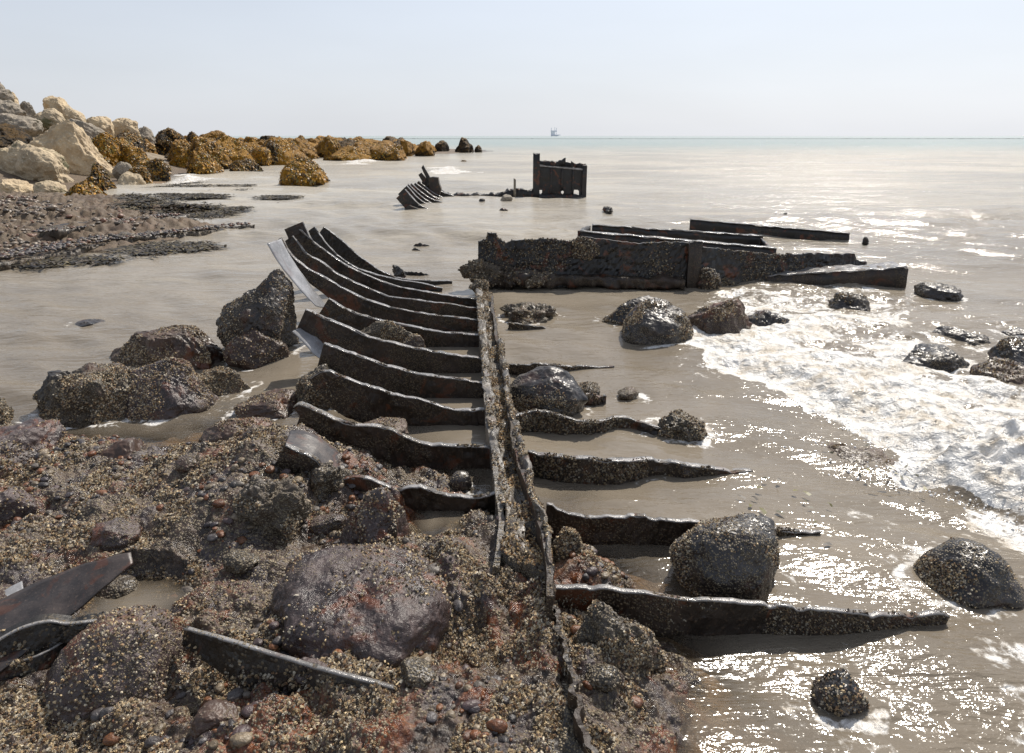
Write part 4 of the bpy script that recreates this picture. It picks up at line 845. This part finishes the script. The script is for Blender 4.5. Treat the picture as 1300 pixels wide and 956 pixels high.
lb = thing('sunken_girder', 'low dark girder running from the far ribs to the iron box', 'beam', tuple(map(float, PY(610, 252, 20.3)))); LB = np.array(lb.location)
obj('girder', mk('girder', v-LB, q, t, smooth=True), m_ironp, lb)
v, q, t = bar(PY(618, 249, 20.5), PY(656, 240, 20.5), .2, .5, 492, 50, .06); obj('hump', mk('hump', v-LB, q, t, smooth=True), m_ironp, lb)
v, q, t = bar(PY(655, 240, 20.5), PY(678, 243, 20.5), .2, .5, 493, 40, .06); obj('hump', mk('hump', v-LB, q, t, smooth=True), m_ironp, lb)
v, q, t = bar(PY(652, 226, 20.4), PY(655, 228, 20.4), .08, .5, 494, 12, .02); obj('stanchion', mk('stanchion', v-LB, q, t, smooth=True), m_limed, lb)
fr = thing('hull_ribs', 'cluster of dark curved ribs with a jagged shard far out left of the iron box', 'wreckage', tuple(map(float, PY(545, 262, 18.5)))); FB = np.array(fr.location)
def farrib(pts, Y, sd, wd=.30):
    c = crom([PY(a, b, Y) for a, b in pts], 40); tg = np.gradient(c, axis=0); tg[:, 1] = 0; tg /= np.linalg.norm(tg, axis=1)[:, None]; nr = np.c_[tg[:, 2], 0*tg[:, 0], -tg[:, 0]]; nr = np.where(nr[:, 2:3] > 0, -nr, nr)
    v, q, _ = slab(c, nr*wd, np.tile([0, .05, 0], (40, 1)), sd, rows=6, enc=.015, nib=.02)
    r = obj('rib', mk('rib', v-FB, q, smooth=False), m_ironp, fr)
    v, q = sheet(c+np.array([0, -.01, .008]), c+np.array([0, .14, .008]), .012, sd, 3, .008); obj('flange', mk('flange', v-FB, q, smooth=True), m_edge, r)
for k, (pts, Y) in enumerate((([(557, 268), (545, 266), (531, 259), (514, 241)], 16.9), ([(559, 264), (546, 261), (532, 253), (516, 236)], 17.5), ([(560, 261), (548, 258), (534, 249), (518, 234)], 18.0), ([(561, 257), (549, 253), (537, 246), (522, 233)], 18.5), ([(561, 254), (551, 250), (540, 242), (527, 232)], 19.0), ([(562, 251), (552, 246), (542, 239), (531, 230)], 19.5), ([(576, 249), (562, 244), (550, 236), (541, 226)], 20.0))): farrib(pts, Y, 500+k)
def flat_poly(pts, Y, th, name, parent, base, mat, seed):
    p_ = np.array([PY(a, b, Y) for a, b in pts]); n = len(p_); v = np.vstack([p_, p_+[0, th, 0]])
    me = bpy.data.meshes.new(name); me.from_pydata([tuple(x_) for x_ in v-base], [], [tuple(range(n))[::-1], tuple(range(n, 2*n))]+[(i, (i+1) % n, (i+1) % n+n, i+n) for i in range(n)]); me.update()
    return obj(name, me, mat, parent)
flat_poly([(535, 213), (537, 209.5), (540, 215), (543, 220), (548, 229), (546, 233), (542, 228), (538, 220)], 19.8, .1, 'shard', fr, FB, m_ironp, 1)
flat_poly([(531, 222), (535, 219), (539, 224), (545, 231), (545, 240), (538, 234)], 20.0, .08, 'shard', fr, FB, m_iron, 2)
flat_poly([(544, 226), (549, 224.5), (556, 225.5), (557, 232), (560, 240), (558, 247), (546, 245)], 19.6, .25, 'block', fr, FB, m_iron, 3)
flat_poly([(556, 238), (563, 243), (575, 250), (576, 253), (556, 252)], 20.1, .15, 'brace', fr, FB, m_ironp, 4)
flat_poly([(512, 268.5), (516, 262), (520, 261), (530, 265), (534, 268), (530, 270), (516, 270)], 16.7, .4, 'foot', fr, FB, m_ironp, 5)
# small wreck scraps in the sea
def scrap(label, pts, z, w, h, seed, mat=m_ironp, name='iron_scrap'):
    a, b = P(*pts[0], z), P(*pts[1], z); L = float(np.linalg.norm(b-a)); v, f = rock_shape(L*1.05, max(w, .3*L), h*.5, seed, 4, 9, .2, .8, .05)
    yaw = math.atan2(b[1]-a[1], b[0]-a[0]); c_, s_ = math.cos(yaw), math.sin(yaw); v = np.c_[v[:, 0]*c_-v[:, 1]*s_, v[:, 0]*s_+v[:, 1]*c_, v[:, 2]-v[:, 2].max()*.7+z]
    ctr = (a+b)/2; o = obj(name, mk(name, v, None, f), mat, loc=(float(ctr[0]), float(ctr[1]), 0.0)); tag(o, label, 'scrap')
scrap('bent black scrap sticking out behind the ribs', ((501, 337), (512, 343)), .16, .10, .3, 511)
scrap('thin dark scrap lying flat behind the ribs', ((508, 344), (543, 347)), .05, .10, .2, 512)
scrap('short dark scrap awash beyond the ribs', ((524, 309), (546, 310)), .03, .08, .2, 513)
scrap('fine dark splinter awash beyond the ribs', ((521, 315), (534, 316)), .02, .08, .2, 514)
scrap('slanted dark spike alone right of the iron box', ((770, 261), (775, 265)), .12, .06, .4, 515)
scrap('dark fragment awash above the farthest beam', ((982, 270), (1000, 272)), .08, .2, .3, 516)
scrap('low dark fragment just above the farthest beam', ((970, 282), (998, 284)), .04, .2, .3, 517)
scrap('tiny dark spike off the end of the farthest beam', ((1097, 302), (1102, 303)), .06, .1, .3, 518)
B('stone', 'pale holed stone below the low girder', 'stone', (634, 651, 247, 256), m_limed, 521, .0, sub=4)
B('stone', 'small dark stone left of the pale holed stone', 'stone', (608, 616, 252, 257), m_ironp, 522, .0, sub=4)
B('stone', 'flat dark stone below the pale holed stone', 'stone', (633, 645, 264, 268), m_ironp, 523, .0, sub=4)
# ------------------------------------------------------------------ long crusted plates on the left ledge
def ledgeplate(label, pA, pB, z0, z1, w, h, seed):
    v, q, t = bar(P(*pA, z0), P(*pB, z1), w, h, seed, 260, .04); v[:, 1] += .28*fbm2(v[:, 0]*.55, 0*v[:, 0]+seed, 4, 9); v[:, 2] += .05*fbm2(v[:, 0]*.9, 0*v[:, 0]+seed, 3, 19); o, b = lone('crusted_plate', label, 'wreckage', v, q, m_ledge, True, tris=t)
    n = int(260*abs(pB[0]-pA[0])/150); a0, a1 = P(*pA, z0), P(*pB, z1); d = (a1-a0); s_ = np.array([-d[1], d[0], 0])/np.hypot(d[0], d[1])
    k = RNG.random(n); pp = a0+d*k[:, None]+s_*(RNG.uniform(.02, w, n))[:, None]; pp[:, 2] += .02
    obj('cobbles', pebble_mesh(pp-b, RNG.uniform(.012, .04, n), PC*.8, (.4, .8)), m_pebble, o, kind='stuff')
ledgeplate('longest crusted plate edging the left ledge above the lagoon', (-60, 342), (176, 300), .14, .10, .6, .2, 531)
ledgeplate('narrow crusted plate running out to a point right of the ledge', (150, 305), (322, 285), .11, .06, .35, .2, 532)
ledgeplate('upper crusted plate on the ledge behind the other two', (60, 296), (234, 273), .21, .13, .4, .2, 533)
q2 = poly([(-120, 328), (20, 322), (150, 300), (210, 285), (150, 265), (40, 255), (-120, 258)], .2); lo, hi = q2.min(0), q2.max(0)
p = lo+RNG.random((20000, 2))*(hi-lo); p = p[(sdpoly(p[:, 0], p[:, 1], q2) > 0)]; p = np.c_[p, land(p[:, 0], p[:, 1])]; p = p[(p[:, 2] > .02) & (RNG.random(len(p)) < np.clip(.08+1.5*sstep(-9, -13, p[:, 0])+.6*fbm2(p[:, 0]*.7, p[:, 1]*.7, 3, 88), .03, 1))][:4200]
r = RNG.uniform(0, 1, len(p))**3*.05+.014
o = obj('ledge_cobbles', pebble_mesh(p+np.c_[0*r, 0*r, r*.2], r, np.array([(.15, .11, .08), (.20, .155, .11), (.10, .08, .06), (.18, .09, .055), (.26, .21, .16), (.07, .055, .04)])), m_pebble, kind='stuff'); tag(o, 'brown and reddish cobbles covering the left ledge', 'cobbles')
# weed strands
def fronds(p, n_per, L, wd, cols, lift):
    m = len(p)*n_per; b = np.repeat(p, n_per, 0)+np.c_[RNG.normal(0, .10, (m, 2)), np.zeros(m)]; th = RNG.uniform(0, 6.28, m); l = RNG.uniform(.4, 1, m)*L; w = wd*RNG.uniform(.6, 1.3, m)
    d = np.c_[np.cos(th), np.sin(th), 0*th]; s_ = np.c_[-np.sin(th), np.cos(th), 0*th]; v = []
    for k, t in enumerate((0, .5, 1)):
        z = np.array([0, 0, 1.])[None]*(lift*RNG.uniform(.2, 1, m)*(t*(1.4-t)))[:, None]; c = b+d*(l*t)[:, None]+z
        ww = (w*(1, .9, .25)[k])[:, None]; v += [c+s_*ww, c-s_*ww+np.array([0, 0, .3])*ww]
    v = np.stack(v, 1).reshape(-1, 3); o = (np.arange(m)*6)[:, None]; q = np.concatenate([o+np.array([[0, 1, 3, 2]]), o+np.array([[2, 3, 5, 4]])])
    col = np.repeat(cols[RNG.integers(0, len(cols), m)]*RNG.uniform(.6, 1.3, (m, 1)), 6, 0); return mk('fronds', v, q, cols=col, smooth=False)
def inpoly(pg, n, z):
    lo, hi = pg.min(0), pg.max(0); out = np.zeros((0, 2))
    while len(out) < n:
        q = lo+RNG.random((n*4, 2))*(hi-lo); dd = sdpoly(q[:, 0], q[:, 1], pg); q = q[(dd > 0) & ((fbm2(q[:, 0]*.9, q[:, 1]*.9, 3, 61) > -.15) | (n < 30))]; out = np.vstack([out, q])
    out = out[:n]; h = np.maximum(land(out[:, 0], out[:, 1]), 0)+z; return np.c_[out, h]
DK = np.array([(.03, .024, .014), (.055, .042, .02), (.018, .015, .012), (.11, .085, .035), (.08, .06, .04)])
p = np.vstack([inpoly(poly([(140, 272), (175, 250), (230, 244), (300, 246), (330, 252), (310, 268), (250, 282), (190, 280)]), 800, .02), inpoly(poly([(200, 262), (290, 240), (375, 246), (382, 256), (330, 262), (260, 276)]), 380, .015), inpoly(poly([(180, 240), (250, 232), (330, 236), (250, 246)]), 120, .02), inpoly(poly([(150, 318), (180, 312), (260, 308), (270, 318), (180, 326)]), 130, .02), inpoly(poly([(20, 338), (90, 330), (160, 332), (60, 346)]), 70, .02)])
o = obj('dark_seaweed', fronds(p, 9, .26, .018, DK, .07), m_frond, kind='stuff'); tag(o, 'dark wrack strewn over the water beside the left ledge', 'seaweed')
# fronds on the nearer weed boulders
GW = np.array([(.36, .175, .014), (.46, .23, .016), (.17, .09, .016), (.06, .038, .014), (.20, .15, .03)])
for o in [o for o in C.objects if o.name.startswith('weed_boulder') and o.location.y < 62]:
    v, t = tri_of(o.data); big = o.dimensions.x if o.dimensions.x > 0 else 2
    n = 2600 if o.location.y < 36 else 700
    p_, n_ = scatter(v, t, n, lambda a, b: np.clip(b[:, 2]+.55, 0, 1)*np.clip(.5+1.2*fbm3(a*1.8, 3, 9), .05, 1))
    a_, b_ = frames(n_); m = len(p_); th = RNG.uniform(0, 6.28, m); dd = a_*np.cos(th)[:, None]+b_*np.sin(th)[:, None]; dd[:, 2] -= .4; s_ = np.cross(n_, dd); L = RNG.uniform(.05, .15, m)[:, None]; w_ = RNG.uniform(.012, .03, m)[:, None]
    base = p_+n_*.01; mid = base+dd*L*.5+n_*L*.35; end = base+dd*L+n_*.02
    V = np.stack([base+s_*w_, base-s_*w_, mid+s_*w_*1.2, mid-s_*w_*1.2, end], 1).reshape(-1, 3); oo = (np.arange(m)*5)[:, None]
    pal = GW*(1.0 if 'golden' in o.active_material.name or 'bright' in o.active_material.name else .6)
    obj('fronds', mk('fronds', V, oo+np.array([[0, 1, 3, 2]]), oo+np.array([[2, 3, 4]]), cols=np.repeat(pal[RNG.integers(0, 5, m)]*RNG.uniform(.6, 1.3, (m, 1)), 5, 0), smooth=False), m_frond, o, kind='stuff')
# green and yellow weed scraps in near water
p = np.vstack([inpoly(poly([(1080, 590), (1130, 588), (1140, 606), (1090, 608)]), 8, .01), inpoly(poly([(950, 620), (1020, 625), (1010, 650), (960, 645)]), 5, .01)])
o = obj('weed_scraps', fronds(p, 3, .05, .008, np.array([(.12, .11, .02), (.05, .05, .02), (.03, .02, .012)]), .02), m_frond, kind='stuff'); tag(o, 'scraps of yellow and dark weed floating right of the ribs', 'seaweed')

# ------------------------------------------------------------------ foreground loose plates
def plate_poly(name, label, pts, zs, th, mat, seed, nb=14):
    p_ = np.array([P(a, b, z) for (a, b), z in zip(pts, zs)]); A = crom(p_[:len(p_)//2], 40); Bv = crom(p_[len(p_)//2:], 40)
    v, q = sheet(A, Bv, th, seed, nb, .006); return lone(name, label, 'metal plate', v, q, mat, True)
plate_poly('metal_plate', 'flat brown plate tilted over the small pool at lower left', [(-60, 812), (-10, 768), (60, 732), (110, 716), (166, 700), (-40, 880), (20, 835), (72, 792), (128, 748), (169, 714)], [.16, .20, .25, .28, .30, .12, .15, .19, .24, .28], .008, m_slab, 541)
plate_poly('metal_plate', 'pale grey sheet under the left end of the brown plate', [(-80, 790), (-30, 766), (0, 752), (28, 738), (-90, 860), (-40, 815), (5, 775), (30, 748)], [.15, .17, .18, .19, .12, .14, .16, .18], .006, m_plate, 542)
def blade(name, label, pts, zs, h, seed, mat, barn, th=.012, edge=.014, n=110):
    c = crom([P(a, b, z) for (a, b), z in zip(pts, zs)], n); hh = np.interp(np.linspace(0, 1, n), np.linspace(0, 1, len(h)), h)
    tg = np.gradient(c, axis=0); tg[:, 2] = 0; tg /= np.linalg.norm(tg, axis=1)[:, None]; side = np.c_[-tg[:, 1], tg[:, 0], 0*tg[:, 0]]
    side = np.where(side[:, 1:2] < 0, -side, side); dn = np.c_[-side[:, 0]*.25*hh, -side[:, 1]*.25*hh, -hh]
    v, q, _ = slab(c, dn, side*th, seed, rows=9, enc=.006, nib=.006); o, b = lone(name, label, 'metal plate', v, q, mat)
    A = c+np.array([0, 0, .004])-side*.004; fv, fq = sheet(A, A+side*edge, .006, seed, 3, .002); obj('worn_sheen_edge', mk('worn_sheen_edge', fv-b, fq, smooth=True), m_edge, o)  # thin rim strip, sky sheen is in its pale colour
    t = np.vstack([q[:, [0, 1, 2]], q[:, [0, 2, 3]]]); p_, n_ = scatter(v, t, barn, lambda a, m: np.clip(-.1+1.6*fbm3(a*9, 3, 5), 0, 1)*(m[:, 1] < .3)); n_ = np.where(n_[:, 1:2] > .3, -n_, n_)
    if len(p_): obj('barnacles', barnacle_mesh(p_-b, n_, .003, .007, BCD*1.3), m_barn, o, kind='stuff')
    return o
blade('rib_blade', 'long black blade edged bright running off the bottom of the view', [(234, 798), (262, 806), (300, 817), (350, 833), (410, 851), (480, 869), (560, 888)], [.20, .22, .23, .22, .21, .17, .08], (.05, .10, .15, .16, .16, .16), 551, m_ironp, 700)
blade('curled_plate', 'curled black plate with pointed tip at the lower left corner', [(-60, 850), (0, 812), (30, 797), (62, 790), (84, 793), (104, 791), (128, 789), (149, 789)], [.16, .20, .22, .22, .20, .20, .19, .17], (.22, .20, .16, .10, .06, .06, .03, .006), 552, m_ironp, 250, .05, .012)
blade('curled_plate', 'lower black lip under the curled plate', [(-60, 890), (0, 850), (50, 832), (80, 815), (92, 800)], [.10, .13, .14, .14, .14], (.16, .14, .10, .06, .02), 553, m_ironp, 200, .02, .006)

# ------------------------------------------------------------------ far ship
sh = thing('distant_ship', 'hazy grey jack up vessel tiny on the horizon', 'ship', (0, 0, 0)); D = 2600.0
S0 = P(703, 172.5, 0) if False else np.array([(703-CX)/F0*D*cp, D, 0]); sh.location = tuple(map(float, S0))
def boxm(name, c, s, mat, par):
    x_, y_, z_ = np.array(s)/2; v = np.array([(a*x_, b*y_, e*z_) for a in (-1, 1) for b in (-1, 1) for e in (-1, 1)])+np.array(c)
    return obj(name, mk(name, v, [(0, 1, 3, 2), (4, 6, 7, 5), (0, 4, 5, 1), (2, 3, 7, 6), (0, 2, 6, 4), (1, 5, 7, 3)], smooth=False), mat, par)
boxm('hull', (4, 0, 3.5), (26, 14, 5), m_ship2, sh); boxm('deckhouse', (-2, 0, 11), (12, 10, 10.004), m_ship, sh); boxm('platform', (0, 0, 18.2), (22, 12, 4), m_ship2, sh)
for lx in (-9, 9): boxm('leg', (lx, 3, 15), (2.4, 2.4, 30), m_ship, sh)
boxm('crane', (3, -2, 26), (1.8, 1.8, 11), m_ship, sh); boxm('bow', (20, 0, 4.5), (8, 10, 3), m_ship, sh)

WX, WY = fan(wrows, ucols(980)); WX[:10] = np.array(ucols(980))[None, :]*1.75
x, y = WX.ravel(), WY.ravel(); cell = np.gradient(WY, axis=0).ravel()*.55+.0017*y
wz, foam, calm = sea(x, y, cell)
for (bx_, by_, ra_, rb_) in COLLAR:
    k_ = np.nonzero((np.abs(x-bx_) < ra_+.5) & (np.abs(y-by_) < rb_+.5))[0]
    q_ = (np.hypot((x[k_]-bx_)/ra_, (y[k_]-by_)/rb_)-1)*min(ra_, rb_)+.05*fbm2(x[k_]*6, y[k_]*6, 3, 171)
    foam[k_] = np.maximum(foam[k_], .55*np.exp(-((q_-.03)/.05)**2)*np.clip(.55+.9*fbm2(x[k_]*3, y[k_]*3, 3, 173), 0, 1))
dep = np.maximum(wz-land(x, y, False), 0)
murk = np.clip(1-np.exp(-dep/.17), .10, .97)
wq = gridq(*WX.shape); core = foam[wq].mean(1) > .3
wv = np.c_[x, y, wz]
def submesh(sel):
    q = wq[sel]; u, inv = np.unique(q, return_inverse=True)
    return mk('surface', wv[u], inv.reshape(-1, 4), attrs={'foam': foam[u], 'murk': murk[u], 'calm': calm[u]})
o = obj('water', submesh(~core), m_water, kind='structure')
o = obj('sea_foam', submesh(core), m_water, kind='stuff'); tag(o, 'white foam of the breaking wave washing over rocks', 'foam')

# ------------------------------------------------------------------ light, sky, camera
SEL, SAZ = 50, 32
sun = bpy.data.lights.new('sun', 'SUN'); sun.energy = 5.3; sun.angle = rad(.5); sun.color = (1, .93, .83)
so = bpy.data.objects.new('sun', sun); C.objects.link(so)
from mathutils import Vector
dv = Vector((math.sin(rad(SAZ))*math.cos(rad(SEL)), math.cos(rad(SAZ))*math.cos(rad(SEL)), math.sin(rad(SEL))))
so.rotation_euler = dv.to_track_quat('Z', 'Y').to_euler(); so.location = dv*60
w = bpy.data.worlds.new('World'); bpy.context.scene.world = w; w.use_nodes = True
nt = w.node_tree; bg = nt.nodes['Background']; sky = nt.nodes.new('ShaderNodeTexSky'); sky.sky_type = 'NISHITA'; sky.sun_disc = False
sky.sun_elevation = rad(SEL); sky.sun_rotation = rad(SAZ); sky.air_density = 1.0; sky.dust_density = 1.2; sky.ozone_density = 1.2
hs = nt.nodes.new('ShaderNodeHueSaturation'); hs.inputs['Saturation'].default_value = .55; hs.inputs['Value'].default_value = 1.5; nt.links.new(sky.outputs[0], hs.inputs['Color']); 
# sea haze: a pale veil over the sky near the horizon, a little brighter on the sun's side
wn = nt.nodes.new; tc = wn('ShaderNodeTexCoord'); sx = wn('ShaderNodeSeparateXYZ'); nt.links.new(tc.outputs['Generated'], sx.inputs[0])
def wm(op, a, b=0.0):
    m = wn('ShaderNodeMath'); m.operation = op
    for i, k in enumerate((a, b)):
        if isinstance(k, (int, float)): m.inputs[i].default_value = k
        else: nt.links.new(k, m.inputs[i])
    return m.outputs[0]
zz = wm('MAXIMUM', sx.outputs[2], 0.0); veil = wm('MULTIPLY', wm('EXPONENT', wm('MULTIPLY', zz, -1.9)), .9)
side = wm('ADD', wm('MULTIPLY', sx.outputs[0], .14), 1.0)
cn = wn('ShaderNodeTexNoise'); cn.inputs['Scale'].default_value = 2.2; cn.inputs['Detail'].default_value = 4; mp = wn('ShaderNodeMapping'); mp.inputs['Scale'].default_value = (1, 1, 4.5); nt.links.new(tc.outputs['Generated'], mp.inputs[0]); nt.links.new(mp.outputs[0], cn.inputs['Vector'])
side = wm('MULTIPLY', side, wm('ADD', wm('MULTIPLY', cn.outputs['Fac'], .22), .90))
hz = wn('ShaderNodeMix'); hz.data_type = 'RGBA'; nt.links.new(wm('MINIMUM', wm('MULTIPLY', zz, 4.5), 1.0), hz.inputs[0]); hz.inputs[6].default_value = (.765/.09, .79/.09, .84/.09, 1); hz.inputs[7].default_value = (.68/.09, .745/.09, .865/.09, 1)
hv = wn('ShaderNodeVectorMath'); hv.operation = 'SCALE'; nt.links.new(hz.outputs[2], hv.inputs[0]); nt.links.new(side, hv.inputs['Scale'])
fx = wn('ShaderNodeMix'); fx.data_type = 'RGBA'; nt.links.new(veil, fx.inputs[0]); nt.links.new(hs.outputs[0], fx.inputs[6]); nt.links.new(hv.outputs[0], fx.inputs[7])
nt.links.new(fx.outputs[2], bg.inputs['Color'])
bg.inputs['Strength'].default_value = .09
cam = bpy.data.cameras.new('camera'); co = bpy.data.objects.new('camera', cam); C.objects.link(co)
cam.sensor_width = 36; cam.lens = 36*F0/W0; cam.shift_y = -(478-CY)/W0; cam.clip_start = .05; cam.clip_end = 100000
co.location = (0, 0, H); co.rotation_euler = (math.pi/2-PITCH, 0, 0)
sc = bpy.context.scene; sc.camera = co; sc.view_settings.view_transform = 'Standard'; sc.view_settings.look = 'None'; sc.view_settings.exposure = 0
sc.cycles.max_bounces = 6; sc.cycles.transparent_max_bounces = 8; sc.cycles.sample_clamp_indirect = 4
